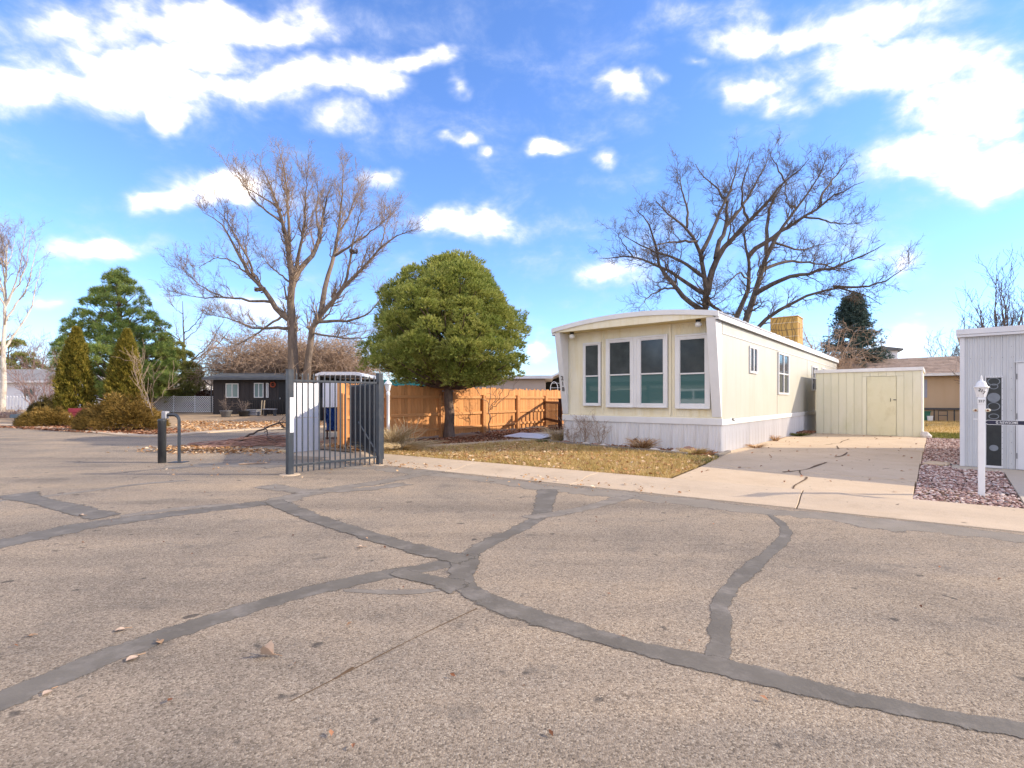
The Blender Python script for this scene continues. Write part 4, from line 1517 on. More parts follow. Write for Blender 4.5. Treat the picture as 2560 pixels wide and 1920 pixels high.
def bare_tree(name, label, base, limbs, mtrunk, mtwig, levels, sides=(8, 4, 3, 3), group=None, cat='tree', rootname='trunk'):
    """limbs: list of (pts, r0, r1) in world space; levels: dicts for grow"""
    K = 14
    Ps, Rs = zip(*[resample(p, (a, b), K) for p, a, b in limbs])
    Ps, Rs = np.stack(Ps), np.stack(Rs)
    Ps[:, 1:-1] += rng.normal(size=Ps[:, 1:-1].shape) * .03
    o = thing(name, label, cat, base, 0, group)
    bz = np.array(tuple(base))
    V, Fc = tubes([(Ps - bz, Rs, sides[0])])
    raw('trunk', V, Fc, mtrunk, o, True)
    gs = []
    cp, cr = Ps, Rs
    for li, lv in enumerate(levels):
        cp, cr = grow(cp, cr, **lv)
        gs.append((cp - bz, cr, sides[min(li + 1, len(sides) - 1)]))
    V, Fc = tubes(gs)
    raw('crown', V, Fc, mtwig, o)
    return o


def needles(P, D, k, length, width, spread, up=0.0):
    N = len(P)
    p = np.repeat(P, k, 0)
    d = unit(np.repeat(D, k, 0) + rand_dir(N * k) * spread + np.array([0, 0, up]))
    L = length * rng.uniform(.6, 1.25, (N * k, 1))
    side = unit(np.cross(d, rand_dir(N * k)))
    w = width * rng.uniform(.7, 1.3, (N * k, 1))
    a = p - side * w
    b = p + side * w
    c = p + d * L
    V = np.stack([a, b, c], 1).reshape(-1, 3)
    return V, np.arange(len(V)).reshape(-1, 3)


def leaves(P, size, tiltz=.5, aspect=1.5):
    """curled quads lying roughly flat"""
    N = len(P)
    a = rng.uniform(0, 2 * np.pi, N)
    nrm = unit(np.stack([rng.normal(size=N) * tiltz, rng.normal(size=N) * tiltz, np.ones(N)], 1))
    t = unit(np.cross(nrm, np.stack([np.cos(a), np.sin(a), np.zeros(N)], 1)))
    b = np.cross(nrm, t)
    s = (size * rng.uniform(.55, 1.3, N))[:, None]
    P = P + nrm * 0
    lift = s * rng.uniform(.05, .4, (N, 1)) * nrm
    v0 = P - t * s * aspect * .5
    v1 = P - b * s * .42 + lift
    v2 = P + t * s * aspect * .5 + lift * .3
    v3 = P + b * s * .42 + lift
    V = np.stack([v0, v1, v2, v3], 1).reshape(-1, 3)
    F1 = np.arange(N)[:, None] * 4
    Fc = np.concatenate([F1 + np.array([0, 1, 2]), F1 + np.array([0, 2, 3])])
    return V, Fc


def in_poly(poly, n):
    """n random points in a polygon"""
    poly = np.array([p[:2] for p in poly], float)
    lo, hi = poly.min(0), poly.max(0)
    out = np.zeros((0, 2))
    while len(out) < n:
        q = rng.uniform(lo, hi, (n * 2, 2))
        ins = np.zeros(len(q), bool)
        j = len(poly) - 1
        for i in range(len(poly)):
            a, b = poly[i], poly[j]
            c = ((a[1] > q[:, 1]) != (b[1] > q[:, 1])) & (q[:, 0] < (b[0] - a[0]) * (q[:, 1] - a[1]) / (b[1] - a[1] + 1e-12) + a[0])
            ins ^= c
            j = i
        out = np.concatenate([out, q[ins]])
    return out[:n]


def lift(xy, z):
    return np.concatenate([xy, np.full((len(xy), 1), z)], 1)


def clumps_from_profile(prof, n, mind, rmin, rmax, inner=.86, tries=6000, flat=1.0, lump=.07):
    """poisson spaced puff centres on a body of revolution"""
    zs = np.array([p[0] for p in prof])
    rs = np.array([p[1] for p in prof])
    C, Rr = [], []
    for _ in range(tries):
        if len(C) >= n:
            break
        z = random.uniform(zs[0], zs[-1])
        r = float(np.interp(z, zs, rs))
        if random.random() > (r + .3) / (rs.max() + .3):
            continue
        cr = rmin + (rmax - rmin) * random.random() ** 1.6
        a = random.uniform(0, 2 * math.pi)
        r *= 1 + lump * (math.sin(2 * a + 1.3 + z * .9) + .8 * math.sin(3 * a - z * 1.7))
        rad = max(0, r * random.uniform(inner - .1, inner + .08) - cr * .45)
        p = Vector((rad * math.cos(a), rad * math.sin(a) * flat, z))
        if all((p - q).length > mind for q in C):
            C.append(p)
            Rr.append(cr)
    return C, Rr


def puff_mesh(C, Rr, per, k, length, width, spread, up=.25, squash=.8, shell=.72):
    Ps, Ds = [], []
    for c, r in zip(C, Rr):
        n = max(12, int(per * (r / .5) ** 2))
        d = rand_dir(n)
        d[:, 2] = np.where(d[:, 2] < -.3, -d[:, 2] * .7, d[:, 2])
        d = unit(d)
        lump = 1 + .24 * np.sin(d[:, 0:1] * 7 + c.x * 5) * np.sin(d[:, 1:2] * 6 + c.y * 3) + .14 * np.sin(d[:, 2:3] * 9 + c.z * 4)
        rad = r * rng.uniform(shell, 1.0, (n, 1)) * lump
        q = d * rad * np.array([1, 1, squash]) + np.array(tuple(c))
        Ps.append(q)
        Ds.append(d)
    return needles(np.concatenate(Ps), np.concatenate(Ds), k, length, width, spread, up)


# ------------------------------------------------------------------ round pine by the fence
def conifer(name, label, base, C, Rr, trunk_pts, trunk_r, mneed, per, k, length, width, spread=.75, squash=.8, branches=True, mbark='bark_pine', lowb=.9, shell=.72):
    o = thing(name, label, 'tree', base)
    tp = [Vector(p) for p in trunk_pts]
    gs = []
    P, Rd = resample(tp, trunk_r, 14)
    P[1:-1, :2] += rng.normal(size=(12, 2)) * .02
    Rd[0] *= 1.18
    V, Fc = tubes([(P[None], Rd[None], 14)])
    raw('trunk', V, Fc, M_[mbark], o, True)
    if branches:
        bp, br = [], []
        for c in C:
            zt = max(lowb, c.z - .25 - .35 * math.hypot(c.x, c.y))
            ztop = trunk_pts[-1][2]
            f = min(.97, max(.05, (zt - trunk_pts[0][2]) / (ztop - trunk_pts[0][2])))
            a = Vector(P[int(f * 13)])
            b = c
            mid = (a + b) / 2 + Vector((random.uniform(-.1, .1), random.uniform(-.1, .1), -.12))
            q, r_ = resample([a, mid, b], (.05, .012), 6)
            bp.append(q)
            br.append(r_)
        V, Fc = tubes([(np.stack(bp), np.stack(br), 5)])
        raw('branches', V, Fc, M_[mbark], o, True)
    V, Fc = puff_mesh(C, Rr, per, k, length, width, spread, .25, squash, shell)
    raw('crown', V, Fc, mneed, o)
    return o


pb = Vector((-2.09, 16.7, .03))
prof = [(1.8, 1.2), (2.05, 2.0), (2.4, 2.42), (3.0, 2.48), (3.6, 2.4), (4.2, 2.2), (4.7, 1.85), (5.1, 1.4), (5.45, .9), (5.7, .4)]
C1, R1 = clumps_from_profile(prof, 125, .58, .3, .74, .98, 24000, 1, .1)
C2, R2 = clumps_from_profile([(z, r * .6) for z, r in prof], 34, .75, .5, .65, .95, 6000)
C1 += [Vector((.28, -.2, 5.6)), Vector((-.15, 0, 5.7)), Vector((.95, .1, 5.3)), Vector((-2.1, -.9, 2.75)), Vector((-2.2, -.6, 2.3)), Vector((-1.3, -2.3, 2.45)), Vector((-.6, -2.4, 2.7)), Vector((.7, -2.3, 2.55)), Vector((.35, -1.5, 1.75)), Vector((1.0, -1.2, 1.7))]
R1 += [.4, .36, .42, .55, .5, .6, .55, .6, .35, .32]
conifer('pine_tree', 'round dense olive green pine with thick trunk in front of the cedar fence', pb, C1 + C2, R1 + R2, [(0, 0, -.05), (.02, 0, .9), (-.04, 0, 1.9), (.08, .05, 3.5), (.05, 0, 5.5)], (.18, .04), M_['needle_round'], 620, 6, .1, .0095, .5, .85, lowb=1.9, shell=.8)

# ------------------------------------------------------------------ cottonwood behind the home
def c6(x, y):
    return (1400 + x / 2.458, 340 + y / 2.458)


def c2(x, y):
    return (400 + x / 2.5136, 340 + y / 2.5136)


def trace(crop, pts, Y0, dy, r0, r1, y_start=0.0):
    n = len(pts)
    return ([at(*crop(x, y), Y0 + y_start + dy * (i / (n - 1))) for i, (x, y) in enumerate(pts)], r0, r1)


def attach(limbs, roots):
    """start every limb inside the limb it springs from"""
    out = [limbs[0]]
    dense = []

    def add(l):
        p, _ = resample(l[0], (1, 1), 40)
        dense.append(p)

    add(limbs[0])
    for i, (pts, r0, r1) in enumerate(limbs[1:], 1):
        if i not in roots:
            D = np.concatenate(dense)
            s0 = pts[0]
            pr = np.stack([D[:, 0] / D[:, 1], (D[:, 2] - EYE) / D[:, 1]], 1)
            k = np.argmin(((pr - np.array([s0.x / s0.y, (s0.z - EYE) / s0.y])) ** 2).sum(1))
            q = Vector(D[k])
            n = len(pts)
            new = [q]
            dy = q.y - s0.y
            for j, p in enumerate(pts):
                f = j / (n - 1)
                Yn = p.y + dy * (1 - f)
                if j == 0:
                    continue
                new.append(Vector((p.x / p.y * Yn, Yn, EYE + (p.z - EYE) / p.y * Yn)))
            pts = new
        out.append((pts, r0, r1))
        add(out[-1])
    return out


YC = 30.0
cw = [
    trace(c6, [(905, 1700), (895, 1300), (890, 1080), (905, 960), (880, 850), (870, 700), (830, 620), (780, 560), (700, 510), (620, 450), (590, 400)], YC, -2.5, .3, .02),
    trace(c6, [(870, 700), (905, 660), (950, 560), (980, 450), (1020, 400), (1060, 300), (1090, 150), (1100, 90)], YC, 2, .13, .015, -1),
    trace(c6, [(900, 970), (930, 850), (950, 760), (1010, 680), (1090, 600), (1160, 520), (1290, 400), (1370, 270), (1480, 220), (1530, 140)], YC, -3, .2, .015),
    trace(c6, [(950, 760), (980, 660), (1020, 560), (1025, 450), (1020, 400), (960, 310), (880, 250), (830, 170)], YC, 3, .15, .015),
    trace(c6, [(1020, 560), (1100, 460), (1160, 370), (1210, 280), (1260, 190), (1290, 100)], YC, 2.5, .11, .015, 1),
    trace(c6, [(890, 1080), (790, 1020), (720, 940), (620, 820), (590, 720), (580, 620), (550, 540), (500, 490), (470, 460)], YC, -3, .17, .015),
    trace(c6, [(870, 970), (800, 920), (700, 850), (560, 780), (450, 740), (360, 740), (230, 750)], YC, 3, .14, .012),
    trace(c6, [(862, 860), (780, 790), (690, 750), (600, 720), (480, 660), (380, 600)], YC, -3.5, .11, .012),
    trace(c6, [(450, 740), (390, 660), (340, 580)], YC, -1, .05, .01, 2),
    trace(c6, [(830, 660), (740, 645), (640, 655), (540, 690)], YC, -3, .08, .01, -1),
    trace(c6, [(720, 940), (640, 935), (560, 980), (480, 1060)], YC, -2, .07, .01, -1),
    trace(c6, [(780, 560), (790, 480), (760, 380), (740, 280), (730, 200)], YC, 1.5, .08, .012, -2),
    trace(c6, [(1010, 1700), (1060, 1250), (1090, 1090), (1150, 980), (1170, 880), (1160, 760), (1140, 650), (1130, 600)], YC, -1.5, .26, .05),
    trace(c6, [(1160, 740), (1200, 690), (1260, 660), (1320, 610), (1400, 560), (1500, 500), (1590, 440), (1680, 370), (1760, 330), (1870, 280)], YC, -3, .14, .012),
    trace(c6, [(1060, 1700), (1110, 1250), (1150, 1120), (1200, 980), (1220, 880), (1250, 790), (1270, 700), (1310, 640), (1380, 560), (1440, 460), (1540, 320), (1600, 260), (1640, 130)], YC, 2, .27, .015),
    trace(c6, [(1270, 700), (1270, 580), (1280, 470), (1310, 390), (1370, 300), (1420, 200)], YC, 3, .13, .012, .5),
    trace(c6, [(1200, 980), (1300, 910), (1400, 860), (1500, 850), (1600, 830), (1720, 800), (1860, 740), (2000, 660)], YC, -4, .15, .012),
    trace(c6, [(1240, 830), (1300, 790), (1400, 770), (1530, 770), (1650, 800), (1800, 830)], YC, 4, .12, .012),
    trace(c6, [(1090, 1500), (1180, 1200), (1290, 1100), (1400, 1030), (1560, 970), (1680, 920), (1800, 940), (1900, 990), (1980, 1040)], YC, -4, .17, .012),
    trace(c6, [(1680, 920), (1780, 930), (1900, 920), (2000, 890), (2140, 800)], YC, -2, .08, .01, -2.5),
    trace(c6, [(1500, 500), (1600, 510), (1700, 540), (1860, 530)], YC, -1, .06, .01, -1.5),
    trace(c6, [(930, 1010), (980, 1070), (1040, 1115)], YC, -2, .12, .04),
    trace(c6, [(1170, 880), (1100, 830), (1040, 900), (960, 970)], YC, -2.5, .06, .01),
    trace(c6, [(1440, 460), (1390, 420), (1380, 330), (1400, 230)], YC, 2, .06, .01, 1.5),
    trace(c6, [(1590, 440), (1610, 350), (1700, 240), (1770, 150)], YC, 2, .08, .01, -2),
    trace(c6, [(1310, 640), (1450, 700), (1560, 680), (1700, 640)], YC, 4, .08, .01, 0),
    trace(c6, [(1160, 520), (1110, 400), (1130, 250), (1180, 110)], YC, -3, .08, .01, -1.5),
    trace(c6, [(1370, 270), (1330, 180), (1280, 80)], YC, -1, .05, .01, -2.5),
]
bare_tree('cottonwood_tree', 'large bare spreading cottonwood rising behind the cream home roof', Vector((at(*c6(905, 1700), YC).x, YC, -.03)), attach(cw, (12, 14, 18)), M_['bark_grey'], M_['twig_grey'], [
    dict(k=17, t0=.3, t1=1, l0=.6, l1=2.1, fwd=.7, rnd=.8, up=.2, curl=.1, K=6, rf=.42, rtip=.009, jit=.045, tip=.55, bylen=1),
    dict(k=7, t0=.25, t1=1, l0=.25, l1=.85, fwd=.7, rnd=.75, up=.15, curl=.1, K=5, rf=.6, rtip=.0065, jit=.05),
    dict(k=5, t0=.2, t1=1, l0=.1, l1=.38, fwd=.7, rnd=.8, up=.1, curl=0, K=3, rf=.7, rtip=.0035, jit=.05)])

# ------------------------------------------------------------------ big elm on the left
YE = 34.0
elm = [
    trace(c2, [(850, 1760), (845, 1560), (838, 1300), (825, 1180), (825, 1000), (820, 900), (830, 830), (800, 700), (770, 560), (770, 480), (720, 380), (680, 280), (630, 180)], YE, -2, .42, .015),
    trace(c2, [(828, 960), (870, 850), (950, 760), (1010, 640), (1020, 520), (1040, 420), (1090, 280)], YE, 3, .22, .012),
    trace(c2, [(855, 880), (870, 740), (900, 600), (910, 450), (920, 300), (930, 200)], YE, -3, .13, .012),
    trace(c2, [(815, 760), (810, 560), (800, 400), (790, 250), (760, 120), (745, 70)], YE, 2, .12, .012),
    trace(c2, [(812, 1175), (740, 1110), (690, 1020), (650, 950), (560, 870), (500, 770), (440, 620), (380, 540), (270, 480)], YE, -3, .2, .012),
    trace(c2, [(690, 1045), (560, 1030), (400, 1010), (250, 1020), (120, 1000)], YE, 2, .1, .01, -1),
    trace(c2, [(400, 1010), (250, 940), (170, 870), (150, 820)], YE, -1, .05, .008, .5),
    trace(c2, [(560, 870), (450, 780), (350, 760), (240, 830)], YE, 2, .06, .008, -1.5),
    trace(c2, [(600, 910), (570, 800), (480, 640), (400, 500), (320, 430)], YE, -2, .08, .01, -1),
    trace(c2, [(920, 1760), (930, 1400), (940, 1220), (980, 1150), (1060, 1060), (1150, 980), (1210, 900), (1290, 800), (1390, 690), (1480, 620), (1590, 590)], YE, -3, .3, .012),
    trace(c2, [(990, 1110), (1030, 960), (1060, 850), (1100, 740), (1120, 600), (1140, 450), (1150, 300), (1150, 150)], YE, 3, .18, .012),
    trace(c2, [(1120, 1010), (1155, 950), (1180, 880), (1190, 760), (1230, 600), (1280, 420)], YE, -1, .11, .01, -1),
    trace(c2, [(1100, 760), (1200, 690), (1300, 620), (1400, 540), (1460, 490)], YE, -2, .09, .01, 1.5),
    trace(c2, [(1120, 640), (1190, 500), (1230, 380), (1290, 270)], YE, 2, .08, .01, 1.5),
    trace(c2, [(980, 1170), (1100, 1160), (1200, 1165), (1290, 1120), (1360, 1080), (1420, 950)], YE, -4, .12, .01),
    trace(c2, [(830, 1210), (700, 1205), (600, 1215), (450, 1150), (300, 1120)], YE, 3, .12, .01),
    trace(c2, [(770, 480), (700, 420), (600, 360), (510, 300)], YE, 2, .08, .01, -1.5),
    trace(c2, [(720, 540), (620, 430), (550, 350), (500, 260)], YE, -2, .08, .01, -1.5),
    trace(c2, [(1010, 640), (980, 500), (1000, 380), (980, 250)], YE, -1, .08, .01, 2),
    trace(c2, [(1390, 690), (1420, 560), (1440, 480)], YE, 1, .05, .008, -2.5),
    trace(c2, [(800, 900), (700, 830), (640, 760)], YE, 2, .07, .008),
    trace(c2, [(760, 1150), (600, 1250), (450, 1330), (350, 1290)], YE, -3, .08, .008),
    trace(c2, [(980, 1240), (1150, 1270), (1300, 1270), (1420, 1230)], YE, -3, .08, .008),
]
bare_tree('elm_tree', 'tall bare elm with many upright limbs above the dark house', Vector((at(*c2(880, 1700), YE).x, YE, H(-14, YE) - .03)), attach(elm, (9,)), M_['bark_elm'], M_['twig_elm'], [
    dict(k=19, t0=.28, t1=1, l0=.8, l1=2.8, fwd=.8, rnd=.55, up=.4, curl=.14, K=6, rf=.42, rtip=.009, jit=.04, tip=.5, bylen=1),
    dict(k=7, t0=.2, t1=1, l0=.3, l1=1.0, fwd=.75, rnd=.65, up=.25, curl=.1, K=5, rf=.6, rtip=.007, jit=.05),
    dict(k=5, t0=.2, t1=1, l0=.12, l1=.45, fwd=.7, rnd=.7, up=.15, curl=0, K=3, rf=.7, rtip=.004, jit=.05)], sides=(8, 4, 3, 3))
for px, py, Y, r in ((650, 723, 31.5, .32), (884, 627, 32, .26)):
    p = at(px, py, Y)
    nst = thing('bird_nest', 'dark stick nest on the left limb of the elm' if px < 700 else 'small stick nest high on the right limb of the elm', 'nest', p)
    b = MB()
    for _ in range(60):
        a, z = random.uniform(0, 6.28), random.uniform(-.5, .4)
        rr_ = r * math.sqrt(max(.05, 1 - z * z))
        a2 = a + random.uniform(.6, 1.5)
        b.tube([(rr_ * math.cos(a), rr_ * math.sin(a), z * r), (rr_ * math.cos(a2), rr_ * math.sin(a2), z * r + random.uniform(-.05, .05))], .022, 4)
    b.build('sticks', M_['nest'], nst)


# ------------------------------------------------------------------ generic bare shrubs and small trees
def shrub(name, label, base, nst, h, spread, mtw, lv, r0=.02, cat='shrub', group=None, lean=(0, 0), droop=0.0, r1=.005):
    limbs = []
    for i in range(nst):
        a = random.uniform(0, 6.28)
        rr_ = spread * math.sqrt(random.random())
        hh = h * random.uniform(.6, 1) * (1 - .25 * rr_ / max(spread, .01))
        e = Vector((rr_ * math.cos(a) + lean[0], rr_ * math.sin(a) + lean[1], hh))
        b0 = Vector((rr_ * .15 * math.cos(a), rr_ * .15 * math.sin(a), 0))
        m = b0.lerp(e, .5) + Vector((0, 0, h * (.12 + droop)))
        limbs.append(([Vector(base) + b0, Vector(base) + m, Vector(base) + e], r0, r1))
    return bare_tree(name, label, Vector(base), limbs, mtw, mtw, lv, (5, 3, 3, 3), group, cat)


def small_tree(name, label, base, h, lean, nl, mbark, mtw, r0, spread, lv, z0=.25, group=None, up=.8):
    base = Vector(base)
    top = base + Vector((lean[0], lean[1], h))
    limbs = [([base, base.lerp(top, .5) + Vector((random.uniform(-.1, .1), 0, 0)) * h * .1, top], r0, r0 * .12)]
    for i in range(nl):
        f = random.uniform(z0, .9)
        p = base.lerp(top, f)
        a = random.uniform(0, 6.28)
        L = h * (1 - f) * random.uniform(.6, 1.0) * 1.05 + h * .08
        d = Vector((math.cos(a) * spread, math.sin(a) * spread, up)).normalized()
        limbs.append(([p, p + d * L * .5 + Vector((math.cos(a), math.sin(a), -.2)) * L * .06, p + d * L + Vector((0, 0, L * .12))], r0 * (1 - f) * .5 + r0 * .12, min(.008, r0 * .2)))
    return bare_tree(name, label, base, limbs, mbark, mtw, lv, (7, 4, 3, 3), group)


# tangled brown thicket at the foot of the elm
TH_LV = [dict(k=10, t0=.25, t1=1, l0=.8, l1=2.4, fwd=.7, rnd=.8, up=-.05, curl=-.18, K=5, rf=.6, rtip=.013, jit=.05),
         dict(k=8, t0=.15, t1=1, l0=.4, l1=1.3, fwd=.6, rnd=.9, up=0, curl=-.15, K=4, rf=.7, rtip=.011, jit=.06)]
for lab, px, Y, n, h, sp, ln_ in (('tangled tan brown thicket of twigs above the dark house left of the elm trunk', 640, 39.5, 95, 6.4, 3.8, (0, 0)),
                                  ('dense drooping tan twigs right of the elm trunk behind the carport', 850, 38, 95, 6.0, 3.6, (0, 0)),
                                  ('matted brown twig thicket around the elm trunk base', 745, 38.5, 90, 6.0, 3.4, (0, 0))):
    p = at(px, 998, Y)
    shrub('thicket', lab, (p.x, Y, H(p.x, Y) - .03), n, h, sp, M_['twig_tan'], TH_LV, .035, 'thicket', 'brown thicket below the elm', ln_, .08, .012)

TW = [dict(k=8, t0=.25, t1=1, l0=.5, l1=1.6, fwd=.8, rnd=.6, up=.3, curl=.1, K=5, rf=.5, rtip=.008, jit=.04),
      dict(k=6, t0=.2, t1=1, l0=.25, l1=.8, fwd=.75, rnd=.7, up=.2, curl=.1, K=4, rf=.6, rtip=.006, jit=.05),
      dict(k=4, t0=.2, t1=1, l0=.1, l1=.4, fwd=.7, rnd=.7, up=.1, curl=0, K=3, rf=.7, rtip=.004, jit=.05)]


def gp(px, Y):
    p = at(px, 998, Y)
    return (p.x, Y, H(p.x, Y) - .03)


small_tree('bare_tree', 'pale barked bare tree at the left edge', gp(6, 40), 13.2, (.4, 0), 15, M_['bark_birch'], M_['twig_elm'], .22, .28, TW, .3)
small_tree('bare_tree', 'dark crooked bare tree between the tall pine and the elm', gp(468, 44), 9.5, (-.4, 0), 9, M_['twig_dark'], M_['twig_elm'], .16, .9, TW[:2], .3)
small_tree('young_tree', 'slender bare sapling beside the golden junipers', (*tuple(G(392, 1076))[:2], .03), 3.0, (-.9, 0), 7, M_['twig_shrub'], M_['twig_tan'], .022, .55,
           [dict(k=6, t0=.2, t1=1, l0=.3, l1=.9, fwd=.8, rnd=.5, up=.2, curl=.1, K=4, rf=.5, rtip=.005, jit=.04)], .2)
shrub('bare_shrub', 'tall mauve bare shrub left of the arborvitae', gp(105, 30), 14, 4.2, 1.9, M_['twig_mauve'], [dict(k=9, t0=.2, t1=1, l0=.4, l1=1.2, fwd=.8, rnd=.6, up=.2, curl=.1, K=4, rf=.6, rtip=.007, jit=.05), dict(k=6, t0=.2, t1=1, l0=.2, l1=.6, fwd=.7, rnd=.7, up=.1, curl=0, K=3, rf=.7, rtip=.006, jit=.05)], .035)
shrub('bare_tree', 'pinkish bare trees behind the white house', gp(95, 62), 16, 10, 6.0, M_['twig_mauve'], [dict(k=9, t0=.2, t1=1, l0=1, l1=3, fwd=.8, rnd=.6, up=.3, curl=.1, K=4, rf=.5, rtip=.015, jit=.05), dict(k=8, t0=.2, t1=1, l0=.5, l1=1.4, fwd=.7, rnd=.7, up=.2, curl=0, K=3, rf=.7, rtip=.011, jit=.05)], .09, 'tree')
shrub('bare_shrub', 'brown leafy hedge shrub left of the dark house', gp(505, 42), 26, 2.9, 3.0, M_['twig_shrub'], [dict(k=10, t0=.1, t1=1, l0=.4, l1=1.1, fwd=.7, rnd=.8, up=.1, curl=-.05, K=4, rf=.6, rtip=.014, jit=.06), dict(k=6, t0=.1, t1=1, l0=.2, l1=.5, fwd=.6, rnd=.9, up=0, curl=0, K=3, rf=.7, rtip=.011, jit=.05)], .03)
shrub('bare_shrub', 'low mauve twigs at the far left kerb', (*tuple(G(15, 1052))[:2], 0), 26, .9, .9, M_['twig_mauve'], [dict(k=6, t0=.2, t1=1, l0=.15, l1=.4, fwd=.7, rnd=.7, up=.2, K=3, rf=.7, rtip=.006)], .012)
# right edge trees behind the outbuilding
for lab, px, Y, h, sp, n in (('upright dark bare tree at the right edge behind the outbuilding', 2545, 24, 8.6, 1.6, 12), ('multi stemmed dark bare tree above the outbuilding roof', 2490, 25, 8.2, 1.2, 12),
                             ('slimmer dark bare tree above the left end of the outbuilding roof', 2445, 26, 7.2, 1.0, 9), ('low bare tree over the tan house roof beside the outbuilding', 2372, 34, 6.8, 1.6, 8)):
    shrub('bare_tree', lab, gp(px, Y), n, h, sp, M_['twig_dark'], TW[:2] if Y < 30 else TW[:2], .06, 'tree', 'dark bare trees behind the outbuilding', (0, 0), 0, .014)
shrub('bare_shrub', 'dense rounded brown shrub beside the outbuilding roof', gp(2400, 36), 60, 5.0, 2.0, M_['twig_dark'], [dict(k=14, t0=.3, t1=1, l0=.3, l1=.9, fwd=.7, rnd=.8, up=.1, K=4, rf=.6, rtip=.016, jit=.05), dict(k=6, t0=.2, t1=1, l0=.15, l1=.45, fwd=.6, rnd=.9, up=0, K=3, rf=.7, rtip=.014, jit=.05)], .05)
# drooping tan tree before the spruce
shrub('bare_tree', 'drooping tan bare tree in front of the blue spruce', gp(2065, 27.5), 30, 6.6, 2.6, M_['twig_tan'], [dict(k=9, t0=.25, t1=1, l0=.6, l1=1.8, fwd=.7, rnd=.7, up=-.1, curl=-.25, K=5, rf=.6, rtip=.008, jit=.05), dict(k=6, t0=.2, t1=1, l0=.3, l1=.9, fwd=.6, rnd=.8, up=-.1, curl=-.2, K=4, rf=.7, rtip=.006, jit=.05)], .04, 'tree', None, (0, 0), .1, .012)
shrub('bare_shrub', 'thin bare twigs showing over the left end of the home roof', gp(1468, 34), 14, 7.6, 1.6, M_['twig_elm'], TW[1:], .05, 'tree', None, (0, 0), 0, .01)
shrub('bare_tree', 'far bare brown trees beyond the carport', gp(700, 75), 18, 9, 9.0, M_['twig_mauve'], [dict(k=9, t0=.2, t1=1, l0=1, l1=3, fwd=.8, rnd=.6, up=.3, curl=.1, K=4, rf=.5, rtip=.02, jit=.05), dict(k=7, t0=.2, t1=1, l0=.5, l1=1.5, fwd=.7, rnd=.7, up=.2, curl=0, K=3, rf=.7, rtip=.014, jit=.05)], .1, 'tree')

# ------------------------------------------------------------------ evergreens on the left
p = Vector(gp(298, 35))
prof = [(1.2, 2.6), (2.2, 3.5), (3.4, 3.6), (4.6, 3.2), (5.6, 2.7), (6.6, 2.3), (7.6, 1.8), (8.6, 1.2), (9.4, .6), (9.9, .2)]
C1, R1 = clumps_from_profile(prof, 165, .64, .26, .56, .96, 16000)
C2, R2 = clumps_from_profile([(z, r * .55) for z, r in prof], 44, .9, .3, .6, .9, 6000)
conifer('pine_tree', 'tall open green pine behind the two arborvitae', p, C1 + C2, R1 + R2, [(0, 0, -.05), (.05, 0, 3), (0, 0, 7), (.05, 0, 9.6)], (.22, .04), M_['needle_pine'], 200, 7, .28, .012, .8, .95)
p = Vector(gp(425, 38))
prof = [(.9, 1.4), (1.8, 2.3), (2.8, 2.3), (3.8, 1.8), (4.6, 1.1), (5.4, .4)]
C1, R1 = clumps_from_profile(prof, 55, .75, .4, .62, .92, 8000)
conifer('pine_tree', 'shorter olive green pine right of the tall green pine', p, C1, R1, [(0, 0, -.05), (.05, 0, 2), (0, 0, 5)], (.16, .04), M_['needle_olive'], 170, 7, .28, .012, .85, .8)
p = Vector(gp(20, 60))
C1, R1 = clumps_from_profile([(2, 3), (4, 3.2), (6, 2.4), (8.5, .8)], 40, 1.0, .6, .9, .92, 8000)
conifer('pine_tree', 'dark evergreen behind the pale bare tree at the left edge', p, C1, R1, [(0, 0, -.05), (.05, 0, 3), (0, 0, 7)], (.2, .05), M_['needle_olive'], 60, 5, .4, .03, .9, .7)

# blue spruce
p = Vector(gp(2130, 36))
sp_o = thing('spruce_tree', 'dark blue green spruce behind the shed and the cream home', 'tree', p)
MB().tube([(0, 0, 0), (0, 0, 8.6)], [.2, .02], 8).build('trunk', M_['bark_pine'], sp_o, True)
lines, lr = [], []
for i in range(520):
    z = .6 + 7.9 * random.random() ** 1.05
    L = (8.8 - z) / 8.2 * 3.5 * random.uniform(.72, 1.08) + .15
    a = random.uniform(0, 6.28)
    d = Vector((math.cos(a), math.sin(a), 0))
    q, r_ = resample([Vector((0, 0, z)), d * L * .55 + Vector((0, 0, z - L * .1)), d * L + Vector((0, 0, z - L * .12 + .1))], (.025, .008), 6)
    lines.append(q)
    lr.append(r_)
LP, LR = np.stack(lines), np.stack(lr)
SC, SR = grow(LP, LR, 7, .25, 1, .2, .6, .8, .5, -.02, 0, 4, .5, .006)
V, Fc = tubes([(LP, LR, 3)])
raw('branches', V, Fc, M_['bark_pine'], sp_o)
allp = np.concatenate([SC[:, 1:].reshape(-1, 3), LP[:, 2:].reshape(-1, 3)])
dirs = np.concatenate([np.repeat(unit(SC[:, -1] - SC[:, 0]), 3, 0), np.repeat(unit(LP[:, -1] - LP[:, 0]), 4, 0)])
V, Fc = needles(allp, dirs, 8, .2, .02, 1.0, .1)
raw('crown', V, Fc, M_['needle_spruce'], sp_o)


